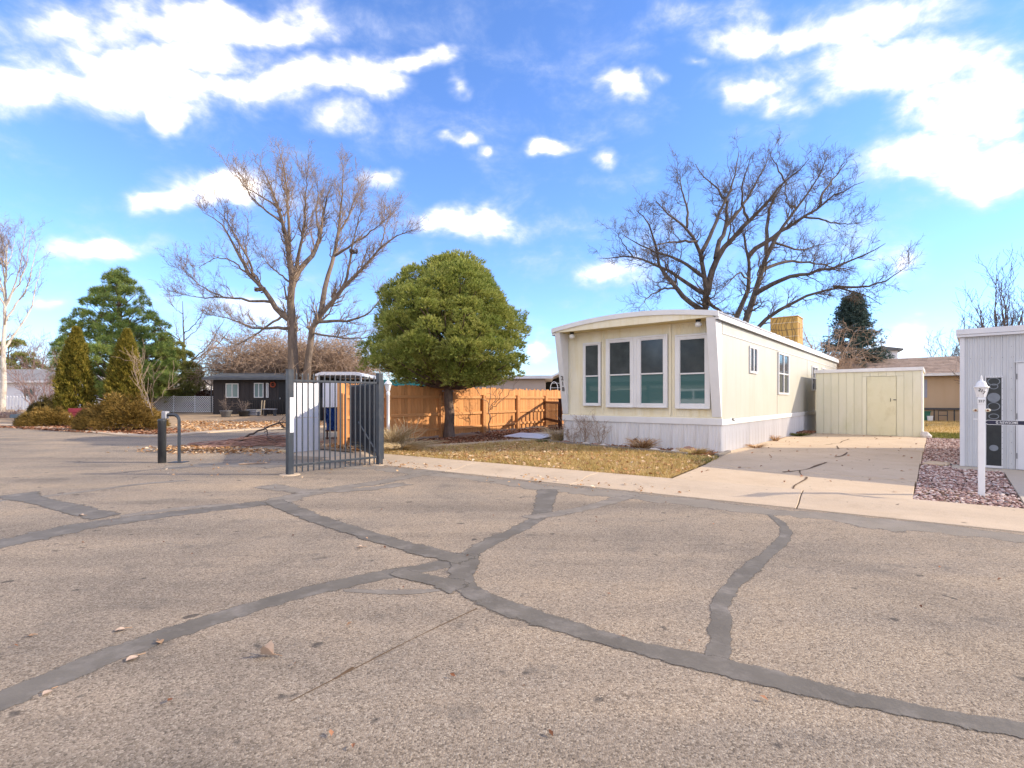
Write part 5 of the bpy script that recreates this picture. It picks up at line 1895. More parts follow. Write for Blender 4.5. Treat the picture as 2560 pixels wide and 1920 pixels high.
# arborvitae pair
def arbor(label, px, Y, h, rmax, bump=None, lean=0):
    base = Vector(gp(px, Y))
    o = thing('arborvitae', label, 'tree', base, 0, 'pair of golden green arborvitae')
    N = 7200
    t = rng.uniform(.0, 1, N) ** .85
    z = .12 + t * (h - .12)
    rad = rmax * np.interp(t, [0, .08, .3, .6, .85, 1], [.72, .9, 1, .78, .4, .04])
    a = rng.uniform(0, 2 * np.pi, N)
    rad = rad * (1 + .16 * np.sin(3 * a + 5 * t) + .13 * np.sin(5 * a - 17 * t) * np.cos(9 * t + 2 * a) + .12 * np.sin(8 * a + 31 * t) + rng.uniform(-.3, .08, N))
    P = np.stack([rad * np.cos(a) + lean * t, rad * np.sin(a), z], 1)
    if bump:
        m = rng.random(N) < .2
        k = m.sum()
        zz = rng.uniform(.1, bump[2], k)
        rr_ = bump[1] * np.sqrt(np.maximum(.05, 1 - zz / (bump[2] + .1))) * rng.uniform(.6, 1, k)
        aa = rng.uniform(0, 2 * np.pi, k)
        P[m] = np.stack([bump[0] + rr_ * np.cos(aa), rr_ * np.sin(aa), zz], 1)
        a[m] = aa
    D = np.stack([np.cos(a) * .5, np.sin(a) * .5, np.full(N, .9)], 1)
    V, Fc = needles(P, unit(D), 7, .19, .02, .6)
    raw('crown', V, Fc, M_['arbor_leaf'], o)
    MB().tube([(0, 0, -.05), (0, 0, h * .9)], [.09, .02], 7).build('trunk', M_['bark_pine'], o)
    return o


arbor('left golden green arborvitae with a side bulge', 190, 26.5, 4.95, .7, (-.55, .42, 2.3))
arbor('right golden green arborvitae standing behind the juniper mound', 312, 27, 4.9, .7, (-.35, .45, 3.6), .12)


def mound(name, label, cx, cy, rx, ry, h, n, m, k=5, L=.22, w=.016, cat='shrub', group=None, up=.35):
    base = Vector((cx, cy, H(cx, cy) - .02))
    o = thing(name, label, cat, base, 0, group)
    a = rng.uniform(0, 2 * np.pi, n)
    u = rng.uniform(0, 1, n) ** .5
    zz = np.sqrt(np.maximum(0, 1 - u ** 2)) * (1 + .3 * np.sin(3 * a + 1) * np.sin(5 * u) + .22 * np.sin(9 * a + cx) * np.sin(11 * u)) * rng.uniform(.5, 1.12, n)
    P = np.stack([rx * u * np.cos(a), ry * u * np.sin(a), h * zz + .04], 1)
    D = np.stack([np.cos(a) * u, np.sin(a) * u, np.full(n, up)], 1)
    V, Fc = needles(P, unit(D), k, L, w, .75)
    raw('foliage', V, Fc, m, o)
    b = MB()
    for i in range(9):
        q = random.uniform(0, 6.28)
        b.tube([(0, 0, -.02), (rx * .4 * math.cos(q), ry * .4 * math.sin(q), h * .4), (rx * .7 * math.cos(q), ry * .7 * math.sin(q), h * .6)], [.03, .02, .008], 5)
    b.build('stem', M_['bark_pine'], o)
    return o


JG = 'juniper mounds along the far kerb'
def jm(label, px, py, rx, ry, h, n, m):
    g = G(px, py)
    mound('juniper', label, g.x, g.y, rx, ry, h, n, M_[m], 5, .2, .014, 'shrub', JG)


jm('golden spreading juniper left of the maroon sign', 118, 1066, 1.25, .8, .62, 3200, 'juniper_leaf')
jm('dark green brown juniper behind the golden one left of the sign', 128, 1054, 1.2, .8, .98, 2600, 'juniper_dark')
jm('orange brown juniper mound right of the maroon sign', 300, 1076, 1.7, .95, 1.05, 5200, 'juniper_leaf')
jm('amber juniper right behind the orange mound by the sapling', 345, 1068, 1.2, .9, .75, 2600, 'juniper_leaf')
jm('small amber juniper sprig leaning over the maroon sign', 222, 1068, .45, .35, .5, 600, 'juniper_leaf')
# ------------------------------------------------------------------ houses and yards beyond
def wall_window(parent, x0, x1, z0, z1, y, mullion=True, frame='white_trim', pane='far_pane', c=.05):
    b = MB().box(x0, x0 + c, y - .05, y, z0, z1).box(x1 - c, x1, y - .05, y, z0, z1).box(x0 + c, x1 - c, y - .05, y, z0, z0 + c).box(x0 + c, x1 - c, y - .05, y, z1 - c, z1)
    o = b.build('window', M_[frame], parent)
    MB().box(x0 + c, x1 - c, y - .02, y - .008, z0 + c, z1 - c).build('pane', M_[pane], o)
    if mullion:
        xm = (x0 + x1) / 2
        MB().box(xm - .025, xm + .025, y - .045, y - .021, z0 + c, z1 - c).build('mullion', M_[frame], o)
    return o


# dark house
hx, hy = -20.1, 34.0
hz = H(hx, hy) - .02
dh = thing('dark_house', 'small near black house with white windows left of the gate', 'house', (hx, hy, hz), R(-3))
MB().box(0, 5.3, 0, 3.9, 0, 2.45).build('wall', M_['house_dark'], dh)
for i in range(17):
    MB().box(.02 + i * .31, .03 + i * .31, -.012, 0, .05, 2.3).build('batten', M_['house_dark'], dh)
rf = MB().prism([(-.55, 2.28), (-.55, 2.4), (1.95, 2.86), (4.4, 2.4), (4.4, 2.28), (1.95, 2.74)], -.4, 5.6, axis='x').build('roof', M_['roof_dark'], dh)
for i in range(5):
    MB().prism([(-.57 + i * .45, 2.405 + i * .083), (-.57 + i * .45, 2.43 + i * .083), (-.1 + i * .45, 2.495 + i * .083), (-.1 + i * .45, 2.49 + i * .083)], -.42, 5.62, axis='x').build('shingle_course', M_['roof_dark'], rf)
MB().tube([(-.3, -.45, 2.25), (-.28, -.3, 2.1), (-.08, -.06, 1.9), (-.08, -.06, .1)], .04, 6).build('downpipe', M_['rivet'], dh)
wall_window(dh, .9, 1.78, 1.1, 2.05, 0, True)
wall_window(dh, 2.85, 3.5, 1.1, 2.08, 0, True)
wall_window(dh, 3.68, 3.84, 1.1, 2.08, 0, False)
d_ = MB().box(4.55, 5.25, -.03, 0, .05, 2.1).build('door', M_['black_trim'], dh)
MB().box(4.63, 4.67, -.06, -.03, 1.0, 1.1).build('handle', M_['alloy'], d_)
wr = thing('door_wreath', 'round red wreath hanging on the dark house wall', 'wreath', (hx + 4.15, hy - .29, hz + 1.97), R(-3))
b = MB()
for k in range(18):
    a, a2 = 2 * math.pi * k / 18, 2 * math.pi * (k + 1) / 18
    b.tube([(.16 * math.cos(a), 0, .16 * math.sin(a)), (.16 * math.cos(a2), random.uniform(-.02, .02), .16 * math.sin(a2))], .045, 6)
b.build('ring', M_['wreath_red'], wr)
MB().lathe([(0, 0), (.06, 0), (.05, .02), (0, .02)], 8, (0, -.0, -.02)).build('bow', M_['wreath_red'], wr)
rl = thing('porch_railing', 'black porch railing in front of the dark house', 'railing', (hx + 2.75, hy - 1.0, hz - .03), R(-3))
for i in range(17):
    MB().box(i * .15, i * .15 + .05, -.02, .02, .0, 1.0).build('baluster', M_['black_trim'], rl)
MB().box(-.05, 2.55, -.03, .03, .9, .96).box(-.05, 2.55, -.03, .03, .1, .15).build('rail', M_['black_trim'], rl)
for k, (x, lab) in enumerate(((1.05, 'left pale wooden slat leaning on the porch railing'), (1.22, 'right pale wooden slat leaning on the porch railing'))):
    o = MB().prism([(-.16, .02), (-.05, .95), (-.03, .95), (-.12, .02)], x, x + .07, axis='x').build('wooden_slat', M_['wood_pale'], None)
    o.location = (hx + 2.75, hy - 1.0, hz - .03)
    o.rotation_euler = (0, 0, R(-3))
    tag(o, lab, 'slat')
for lab, x, m in (('stack of grey pallets below the porch railing', 1.0, 'wood_grey'), ('low grey bench right of the pallets by the dark house', 2.1, 'wood_grey')):
    t = thing('pallet_stack' if x < 2 else 'garden_bench', lab, 'pallets' if x < 2 else 'bench', (hx + 2.75 + x - .6, hy - 1.9, H(hx, hy - 1.9) - .02), R(-3))
    if x < 2:
        for i in range(4):
            MB().box(0, .75, 0, .5, .04 + i * .1, .1 + i * .1).build('board', M_[m], t)
        MB().box(.0, .06, .02, .48, 0, .42).box(.69, .745, .02, .48, 0, .42).build('bearer', M_['rivet'], t)
    else:
        MB().box(0, .8, 0, .35, .4, .45).build('seat', M_[m], t)
        for xx in (.05, .7):
            MB().box(xx, xx + .06, .03, .32, 0, .4).build('leg', M_['rivet'], t)


def planter(label, px, Y, r, h, m):
    p = Vector(gp(px, Y))
    t = thing('planter', label, 'planter', p)
    MB().lathe([(r * .62, 0), (r * .7, .02), (r * .92, h * .8), (r, h * .86), (r, h), (r * .9, h), (r * .86, h * .85), (0, h * .84)], 18).build('pot', M_[m], t, True)
    lb = [(Vector(p) + Vector((0, 0, h * .8)), Vector(p) + Vector((random.uniform(-.5, .5), random.uniform(-.3, .3), h + random.uniform(.4, .9)))) for _ in range(12)]
    o = shrub('dead_plant', 'dead stalks standing in the ' + label.split(' in front')[0].split(' beside')[0], p + Vector((0, 0, h * .8)), 14, .95, .45, M_['twig_shrub'], [dict(k=4, t0=.3, t1=1, l0=.1, l1=.35, fwd=.8, rnd=.5, up=.1, K=3, rf=.7, rtip=.005)], .009, 'plant')
    return t


planter('grey round planter in front of the dark house', 565, 31.3, .36, .4, 'planter_grey')
planter('black round planter beside the porch railing', 609, 31.8, .34, .36, 'planter_black')

# lattice fence
la_, lb_ = Vector((-26.0, 36.6, 0)), Vector((-21.0, 36.0, 0))
lat = thing('lattice_fence', 'white lattice fence between the pines and the dark house', 'fence', (la_.x, la_.y, H(-23, 36) - .02), math.atan2((lb_ - la_).y, (lb_ - la_).x))
LW, LHt = 1.62, 1.12
for pnl in range(3):
    x0 = pnl * 1.67
    MB().box(x0 - .045, x0, -.04, .04, 0, LHt + .1).build('post', M_['white_trim'], lat)
    MB().box(x0, x0 + LW, -.02, .02, LHt, LHt + .05).box(x0, x0 + LW, -.02, .02, .04, .08).build('rail', M_['white_trim'], lat)
    step = .165
    nn = int((LW + LHt) / step)
    for s in (1, -1):
        for i in range(1, nn):
            c = i * step
            # line x + z = c (or mirrored), clipped to the panel
            xa, xb = max(0, c - (LHt - .08)), min(LW, c)
            if xb - xa < .05:
                continue
            za, zb = c - xa, c - xb
            pa, pb_ = (xa, za), (xb, zb)
            if s < 0:
                pa, pb_ = (LW - xa, za), (LW - xb, zb)
            d = Vector((pb_[0] - pa[0], 0, pb_[1] - pa[1])).normalized()
            nrm = Vector((d.z, 0, -d.x)) * .022
            y = .004 * s
            P = []
            for q in (pa, pb_):
                for sg_ in (1, -1):
                    for yy in (y - .003, y + .003):
                        P.append((x0 + q[0] + nrm.x * sg_, yy, .08 + q[1] + nrm.z * sg_))
            MB().add(P, [(0, 1, 3, 2), (4, 6, 7, 5), (0, 4, 5, 1), (2, 3, 7, 6), (0, 2, 6, 4), (1, 5, 7, 3)]).build('slat', M_['white_trim'], lat)

# far white houses and picket fence
wh = thing('white_house', 'white house with grey roof behind the mauve shrubs at the far left', 'house', (-55, 50, .3), R(-4))
MB().box(0, 14.5, 0, 7, 0, 2.75).build('wall', M_['house_white'], wh)
rf = MB().prism([(-.5, 2.6), (-.5, 2.78), (3.5, 4.15), (7.5, 2.78), (7.5, 2.6)], -.5, 15, axis='x').build('roof', M_['roof_grey'], wh)
MB().box(-.5, 15, -.56, -.51, 2.6, 2.8).build('gutter', M_['white_trim'], wh)
for x in (3, 7.2, 10.5, 13.0):
    wall_window(wh, x, x + 1.2, 1.0, 2.1, 0, True, 'white_trim', 'dark_pane')
wh2 = thing('white_house', 'white garage wall seen between the arborvitae and the lattice fence', 'house', (-37, 47, .3), R(-2))
MB().box(0, 5.6, 0, 6, 0, 2.7).build('wall', M_['house_white'], wh2)
MB().prism([(-.4, 2.6), (-.4, 2.75), (3, 3.5), (6.4, 2.75), (6.4, 2.6)], -.4, 6.0, axis='x').build('roof', M_['roof_grey'], wh2)
wall_window(wh2, 1.0, 2.0, .9, 2.1, 0, True, 'white_trim', 'dark_pane')
MB().box(3.4, 5.3, -.03, 0, .05, 2.2).build('garage_shade_panel', M_['shade_inside'], wh2)  # dark panel in place of an open garage, its inner shade painted on


def picket_fence(label, X0, X1, Y):
    f = thing('picket_fence', label, 'fence', (X0, Y, H(X0, Y) - .03), 0, 'white picket fences at the far left')
    m = MB().prism([(0, .08), (.13, .08), (.13, 1.12), (.065, 1.25), (0, 1.12)], -.015, .015, axis='y').mesh('picket', M_['paint_white'])
    n = int((X1 - X0) / .27)
    for i in range(n):
        link('picket', m, f, (i * .27, 0, 0))
    for z in (.35, .95):
        MB().box(-.05, (X1 - X0), .016, .05, z - .05, z + .05).build('rail', M_['paint_white'], f)
    for i in range(0, n + 1, 8):
        MB().box(i * .27 - .12, i * .27 - .02, .02, .12, 0, 1.2).build('post', M_['paint_white'], f)


picket_fence('white picket fence left of the first arborvitae', -45.5, -37.5, 42)
picket_fence('white picket fence between and right of the two arborvitae', -36.8, -29.5, 42)
sh = thing('dark_shed_wall', 'dark brown board fence above the lattice panels', 'fence', (-29.5, 41, .3))
for i in range(26):
    MB().box(i * .22, i * .22 + .21, 0, .03, 0, 1.75 + .05 * math.sin(i * 2.2)).build('board', M_['stain_dark'], sh)
MB().box(0, 5.7, .03, .08, .4, .5).box(0, 5.7, .03, .08, 1.3, 1.4).build('rail', M_['stain_dark'], sh)

# maroon sign, box on a stake, path lights
g = G(196, 1065)
sgn = thing('garden_sign', 'tilted maroon board sign with white notice among the junipers', 'sign', (g.x, g.y, .0), R(20))
b = MB().prism([(.0, .02), (.06, .02), (.3, .86), (.24, .86)], -.5, .5, axis='x')
b.build('board', M_['maroon'], sgn, bevel=.01)
for i in range(4):
    z0, z1 = .1 + i * .19, .26 + i * .19
    sl_ = lambda z: .0 + .24 * (z - .02) / .84
    MB().prism([(sl_(z0) - .02, z0), (sl_(z0) + .01, z0), (sl_(z1) + .01, z1), (sl_(z1) - .02, z1)], -.47, .47, axis='x').build('plank', M_['maroon'], sgn)
MB().box(-.5, .5, .24, .46, 0, .05).box(-.05, .05, .3, .36, .05, .8).build('stand', M_['maroon'], sgn)
nb_ = MB().box(-.53, -.31, -.06, -.04, .18, .5).build('notice', M_['panel_white'], sgn)
MB().box(-.45, -.38, -.064, -.061, .33, .4).build('mark', M_['wood_grey'], nb_)
g = G(38, 1056)
mbx = thing('stake_box', 'small slate blue box lamp on a stake at the left kerb', 'garden lamp', (g.x, g.y, 0), R(25))
MB().box(-.03, .03, -.03, .03, -.02, .25).build('stake', M_['rivet'], mbx)
MB().prism([(-.2, .25), (.24, .25), (.24, .4), (.2, .46), (-.16, .46), (-.2, .4)], -.12, .12, axis='y').build('box', M_['mail_blue'], mbx, bevel=.01)
for lab, px, py in (('pale path light below the orange juniper', 288, 1075), ('pale path light beside the bare sapling', 380, 1074)):
    g = G(px, py)
    pl = thing('path_light', lab, 'path light', (g.x, g.y, .0), 0, 'path lights by the junipers')
    MB().tube([(0, 0, 0), (0, 0, .14)], .012, 6).build('stake', M_['rivet'], pl)
    MB().lathe([(.05, .14), (.06, .15), (.06, .26), (.075, .27), (.03, .31), (0, .315)], 8).build('lantern', M_['globe_glass'], pl)

# carport behind the gate
cp = thing('carport', 'white roofed carport with dark interior seen over the steel gate', 'carport', (-10.9, 28.0, H(-10.9, 28) - .02), R(2))
MB().prism([(0, 2.5), (0, 2.62), (.35, 2.74), (2.2, 2.74), (2.55, 2.62), (2.55, 2.5), (2.2, 2.56), (.35, 2.56)], 0, 4.5, axis='y').build('roof', M_['carport_white'], cp)
for x in (.05, 2.43):
    for y in (.1, 4.3):
        MB().box(x, x + .08, y, y + .08, 0, 2.54).build('post', M_['white_trim'], cp)
MB().box(.1, 2.45, 4.2, 4.28, 0, 2.5).build('shade_backdrop', M_['shade_inside'], cp)  # added backdrop sheet, shade under the carport roof put into its colour
MB().box(.1, .16, .3, 4.2, 0, 2.5).build('side_wall', M_['shade_inside'], cp)  # second near-black sheet painting the same carport shade
bt = thing('covered_boat', 'blue tarp covered boat standing beside the carport behind the gate', 'boat', (-8.2, 26.5, .0), R(10))
P, fs = [], []
secs = [(0, .25, .6), (.6, .75, 1.5), (1.6, .85, 1.9), (2.8, .8, 1.75), (3.6, .7, 1.5)]
for y, hw, hh in secs:
    for k in range(9):
        a = math.pi * k / 8
        P.append((hw * math.cos(a), y, .55 + (hh - .55) * math.sin(a) ** .7))
for i in range(len(secs) - 1):
    for k in range(8):
        fs.append((i * 9 + k, i * 9 + k + 1, (i + 1) * 9 + k + 1, (i + 1) * 9 + k))
MB().add(P, fs).build('cover', M_['mail_blue'], bt, True)
MB().prism([(-.8, .58), (-.5, .2), (.5, .2), (.8, .58)], .5, 3.6, axis='y').build('hull', M_['paint_white'], bt)
for y in (1.4, 2.4):
    MB().lathe([(0, -.9), (.22, -.9), (.22, -.7), (0, -.7)], 14).build('wheel', M_['rubber'], bt)
    wo = bt.children[-1]
    wo.rotation_euler = (0, R(90), 0)
    wo.location = (0, y, .22)
    wo2 = wo.copy()
    COL.objects.link(wo2)
    wo2.parent = bt
    wo2.location = (1.6, y, .22)

# neighbours over the fence
tn = thing('teal_house', 'house with teal fascia showing over the fence behind the pine', 'house', (-6.6, 26.8, -.03), R(2))
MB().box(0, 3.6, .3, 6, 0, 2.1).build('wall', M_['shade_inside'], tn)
MB().box(-.2, 3.75, -.1, .0, 2.05, 2.36).build('fascia', M_['teal'], tn)
MB().prism([(-.0, 2.1), (-.0, 2.34), (3, 2.5), (6.2, 2.34), (6.2, 2.1)], -.2, 3.75, axis='x').build('roof', M_['roof_grey'], tn)
wall_window(tn, 2.3, 3.2, .9, 1.9, .3)
nb2 = thing('beige_house', 'beige panelled house with white eave above the cedar fence', 'house', (-3.2, 33.5, -.03), R(-4))
MB().box(0, 5.4, .4, 6, 0, 2.65).build('wall', M_['beige_wall'], nb2)
for i in range(14):
    MB().box(.1 + i * .39, .14 + i * .39, .385, .4, 0, 2.6).build('batten', M_['beige_wall'], nb2)
MB().box(-.3, 5.9, -.2, 6.3, 2.68, 2.88).build('roof', M_['carport_white'], nb2)
cp2 = thing('carport', 'gabled white carport with dark inside left of the cream home', 'carport', (2.05, 36.0, -.03), R(-4))
MB().prism([(-.2, 2.55), (1.7, 3.45), (4.6, 2.8), (4.6, 2.68), (1.7, 3.3), (-.2, 2.43)], 0, 6, axis='y').build('roof', M_['carport_white'], cp2)
MB().box(.1, 4.4, 5.6, 5.7, 0, 2.6).box(.0, .08, .4, 5.6, 0, 2.4).build('wall', M_['shade_inside'], cp2)  # near-black sheets and gable give the carport's inner shade by colour
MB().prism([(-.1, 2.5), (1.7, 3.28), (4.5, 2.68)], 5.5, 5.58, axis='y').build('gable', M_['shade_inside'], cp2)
for x in (.0, 2.2, 4.4):
    MB().box(x, x + .09, .1, .19, 0, 2.5).build('post', M_['rivet'], cp2)
ha = thing('garden_arch', 'pair of thin white hoops joined by bars above the cedar fence', 'trellis', (2.1, 27.6, -.03), R(-15))
for dx in (0, .62):
    MB().tube([(dx, 0, 0), (dx, 0, 1.9)] + [(dx + .2 - .2 * math.cos(R(20 * k)), 0, 1.95 + .33 * math.sin(R(20 * k))) for k in range(10)] + [(dx + .4, 0, 0)], .018, 6).build('hoop', M_['paint_white'], ha)
MB().tube([(0.1, 0, 2.2), (.95, 0, 2.2)], .012, 5).tube([(.0, 0, 1.95), (1.02, 0, 1.95)], .012, 5).build('bar', M_['paint_white'], ha)

# ------------------------------------------------------------------ tan house at the back right
tan = thing('tan_house', 'tan house with brown shingle roof behind the gap right of the shed', 'house', S(-.6, 27.8), TH)
MB().box(0, 12, 0, 6, .75, 2.7).build('wall', M_['house_tan'], tan)
for i in range(38):
    MB().box(.1 + i * .31, .12 + i * .31, -.008, 0, .8, 2.68).build('groove_strip', M_['house_tan'], tan)
MB().box(.05, 11.95, .05, 5.95, 0, .75).build('skirting', M_['house_tan'], tan)
rt = MB().prism([(-.45, 2.72), (-.45, 2.84), (3, 4.05), (6.4, 2.84), (6.4, 2.72)], -.5, 12.5, axis='x').build('roof', M_['shingle_tan'], tan)
MB().box(-.5, 12.5, -.52, -.455, 2.7, 2.86).build('fascia', M_['white_trim'], tan)
MB().box(-.3, 12.3, -.4, -.02, 2.68, 2.7).build('soffit', M_['shade_inside'], tan)
# shingles laid course by course where they can be told apart
sl_mesh = [MB().box(0, wdt, 0, .33, 0, .022).mesh('shingle', M_['shingle_tan']) for wdt in (.3, .38, .46)]
ang = math.atan2(4.05 - 2.84, 3.45)
for c in range(11):
    x = 1.5 - random.random() * .4
    while x < 8.0:
        k = random.randrange(3)
        o = link('shingle', sl_mesh[k], rt, (x, -.47 + c * .31 * math.cos(ang), 2.853 + c * .31 * math.sin(ang) + .004 * (c % 2)))
        o.rotation_euler = (ang - .03, 0, 0)
        x += (.3, .38, .46)[k] + .012
wn_ = wall_window(tan, 2.2, 3.55, 1.45, 2.45, 0, True, 'white_trim', 'dark_pane')
MB().box(3.6, 4.0, -.035, 0, 1.4, 2.5).build('shutter', M_['shutter'], tan, bevel=.01)
MB().box(3.64, 3.96, -.05, -.036, 1.93, 1.97).build('shutter_rail', M_['shutter'], tan)
MB().box(0, 12, -.04, .0, .66, .78).build('base_trim', M_['rivet'], tan)
tb = thing('long_table', 'long dark table standing against the tan house', 'table', S(2.6, 26.6), TH)
MB().box(0, 3.6, 0, .7, .68, .74).build('top', M_['rivet'], tb)
for x in (.1, 1.1, 2.0, 3.4):
    MB().box(x, x + .06, .05, .11, 0, .68).box(x, x + .06, .6, .66, 0, .68).build('leg', M_['rivet'], tb)
tb2 = thing('folding_chair', 'small dark folding frame chair under the long table', 'chair', S(3.9, 26.3), TH)
for x in (0, .4):
    MB().box(x, x + .04, 0, .04, 0, .6).build('leg', M_['rivet'], tb2)
    MB().box(x, x + .04, .35, .39, 0, .6).build('leg', M_['rivet'], tb2)
MB().box(.0, .44, 0, .4, .34, .38).box(0, .44, .36, .4, .6, .64).build('seat', M_['rivet'], tb2)
tote = thing('storage_tote', 'green plastic tub beside the tan house table', 'tub', S(3.05, 26.2), TH)
MB().prism([(0, 0), (.45, 0), (.52, .55), (-.05, .55)], 0, .4, axis='y').build('tub', M_['green_plastic'], tote)
MB().box(-.08, .55, -.03, .43, .552, .6).build('lid', M_['green_plastic'], tote)
bk = thing('bucket', 'white bucket near the green tub', 'bucket', S(3.55, 26.0), TH)
MB().lathe([(.11, 0), (.14, .3), (.15, .3), (.15, .33), (.12, .33), (.1, .05), (0, .04)], 14).build('pail', M_['paint_white'], bk)
wt = thing('white_house', 'narrow white two storey house top beyond the tan house roof', 'house', (*gp(2206, 62)[:2], 0), R(-30))
MB().box(-1.5, 1.5, 0, 4, 0, 7.3).build('wall', M_['house_white'], wt)
MB().prism([(-2.0, 7.2), (-2.0, 7.4), (0, 7.75), (2.0, 7.4), (2.0, 7.2)], -.5, 4.5, axis='y').build('roof', M_['roof_dark'], wt)
wall_window(wt, -.2, .6, 5.0, 6.3, 0, False, 'white_trim', 'dark_pane')
rk = stone('rock', 'pale boulder at the right corner of the shed', 3.55, 9.15, .16, M_['stone_pale'], .9)
pv = thing('flagstone', 'flat beige flagstone lying in the gravel beside the outbuilding', 'paving stone', S(3.82, .55, .05), TH)
MB().prism([(-.2, -.2), (.15, -.3), (.22, .2), (-.1, .3)], 0, .035).build('slab', M_['concrete'], pv, bevel=.008)

# ------------------------------------------------------------------ across the street, seen mirrored in the front windows
def car(loc, rz):
    c = thing('parked_car', 'white car parked across the street, mirrored in the right front window', 'car', loc, rz)
    c.scale = (1.12, 1.12, 1.2)
    side = [(-2.2, .35), (-2.25, .7), (-2.1, .98), (-1.35, 1.02), (-.75, 1.52), (.85, 1.58), (1.75, 1.1), (2.2, 1.0), (2.25, .55), (2.15, .33)]
    low = [(-2.2, .35), (-2.25, .7), (-2.1, .98), (-1.35, 1.02), (1.7, 1.08), (2.2, 1.0), (2.25, .55), (2.15, .33)]
    MB().prism(low, -.88, .88, axis='y').build('body', M_['car_white'], c, bevel=.06)
    P = []
    for (x, z, hw) in ((-1.4, 1.02, .84), (-.72, 1.52, .66), (.85, 1.56, .66), (1.72, 1.08, .84)):
        P += [(x, -hw, z), (x, hw, z)]
    MB().add(P, [(0, 2, 4, 6), (1, 7, 5, 3), (0, 1, 3, 2), (2, 3, 5, 4), (4, 5, 7, 6), (0, 6, 7, 1)]).build('cabin', M_['car_white'], c, bevel=.04)
    for s in (-1, 1):
        for q in ([(-1.1, 1.1), (-.68, 1.44), (-.05, 1.46), (-.05, 1.1)], [(.02, 1.1), (.02, 1.46), (.78, 1.47), (1.35, 1.12)]):
            pts = []
            for x, z in q:
                hw = .84 - .18 * (z - 1.03) / .5 + .012
                pts.append((x, s * hw, z))
            MB().add(pts, [(0, 1, 2, 3)]).build('side_window', M_['dark_pane'], c)
        for x in (-1.35, 1.4):
            w_ = MB().lathe([(0, -.1), (.3, -.1), (.33, -.06), (.33, .06), (.3, .1), (0, .1)], 20)
            m = w_.mesh('wheel', M_['rubber'])
            m.transform(Matrix.Translation((x, s * .82, .33)) @ Matrix.Rotation(R(90), 4, 'X'))
            o = link('wheel', m, c)
            m2 = MB().lathe([(0, -.105), (.2, -.105), (.2, .105), (0, .105)], 16).mesh('rim', M_['alloy'])
            m2.transform(Matrix.Translation((x, s * .82, .33)) @ Matrix.Rotation(R(90), 4, 'X'))
            link('rim', m2, o)
    MB().add([(-1.3, -.7, 1.12), (-1.3, .7, 1.12), (-.8, .58, 1.48), (-.8, -.58, 1.48)], [(0, 1, 2, 3)]).build('windscreen', M_['dark_pane'], c)
    c.children[-1].location = (-.03, 0, .03)
    for s in (-1, 1):
        MB().box(-2.27, -2.2, s * .62 - .15, s * .62 + .15, .72, .86).build('headlight', M_['globe_glass'], c)
    return c


car((-9.9, 4.0, 0), math.atan2(-.87, .49))
oh = thing('opposite_house', 'low grey house across the street, mirrored in the front windows', 'house', (-21.5, 6.0, -.03), math.atan2(-.87, .49))
MB().box(0, 15, -6, 0, 0, 2.6).build('wall', M_['roof_grey'], oh)
MB().prism([(-6.5, 2.62), (.5, 2.62), (-3, 3.9)], -.4, 15.4, axis='x').build('roof', M_['roof_dark'], oh)
for x in (2, 5.5, 9, 12.5):
    MB().box(x, x + 1.3, 0, .04, 1, 2.1).build('window', M_['white_trim'], oh)
    MB().box(x + .07, x + 1.23, .04, .05, 1.07, 2.03).build('pane', M_['dark_pane'], oh)
for lab, x, y in (('dark evergreen across the street, left one in the window reflection', -25, -6), ('dark evergreen across the street, right one in the window reflection', -29, 1.5), ('dark evergreen far across the street behind the parked car', -33, -13)):
    C1, R1 = clumps_from_profile([(1, 3.4), (3, 4), (6, 3.2), (9, 2), (12, .5)], 44, 1.2, .9, 1.3, .9, 6000)
    conifer('pine_tree', lab, Vector((x, y, -.03)), C1, R1, [(0, 0, -.05), (0, 0, 5), (0, 0, 11)], (.25, .05), M_['needle_dark'], 40, 4, .5, .06, .9, .7, False)
# ------------------------------------------------------------------ small plants, litter, gravel
def tussock(label, w, v, r, h, n, m, name='dead_tussock', wd=.006, group=None, bend=.5, base=None):
    p = S(w, v, .04) if base is None else base
    o = thing(name, label, 'plant', p, 0, group)
    a = rng.uniform(0, 2 * np.pi, n)
    rr_ = r * .3 * np.sqrt(rng.random(n))
    b0 = np.stack([rr_ * np.cos(a), rr_ * np.sin(a), np.zeros(n)], 1)
    out = rng.uniform(.1, 1, n)[:, None] * np.stack([np.cos(a), np.sin(a), np.zeros(n)], 1) * r * 1.1
    hh = (h * rng.uniform(.45, 1, n))[:, None]
    s = np.linspace(0, 1, 4)[None, :, None]
    C = b0[:, None] + out[:, None] * s ** (1 + bend) + np.array([0, 0, 1.0]) * hh[:, None] * (s - .25 * bend * s ** 3)
    C[:, 1:] += rng.normal(size=C[:, 1:].shape) * .02 * h
    RR = np.repeat(np.linspace(wd, wd * .3, 4)[None], n, 0)
    V, Fc = tubes([(C, RR, 3)])
    raw('blades', V, Fc, M_[m], o)
    return o


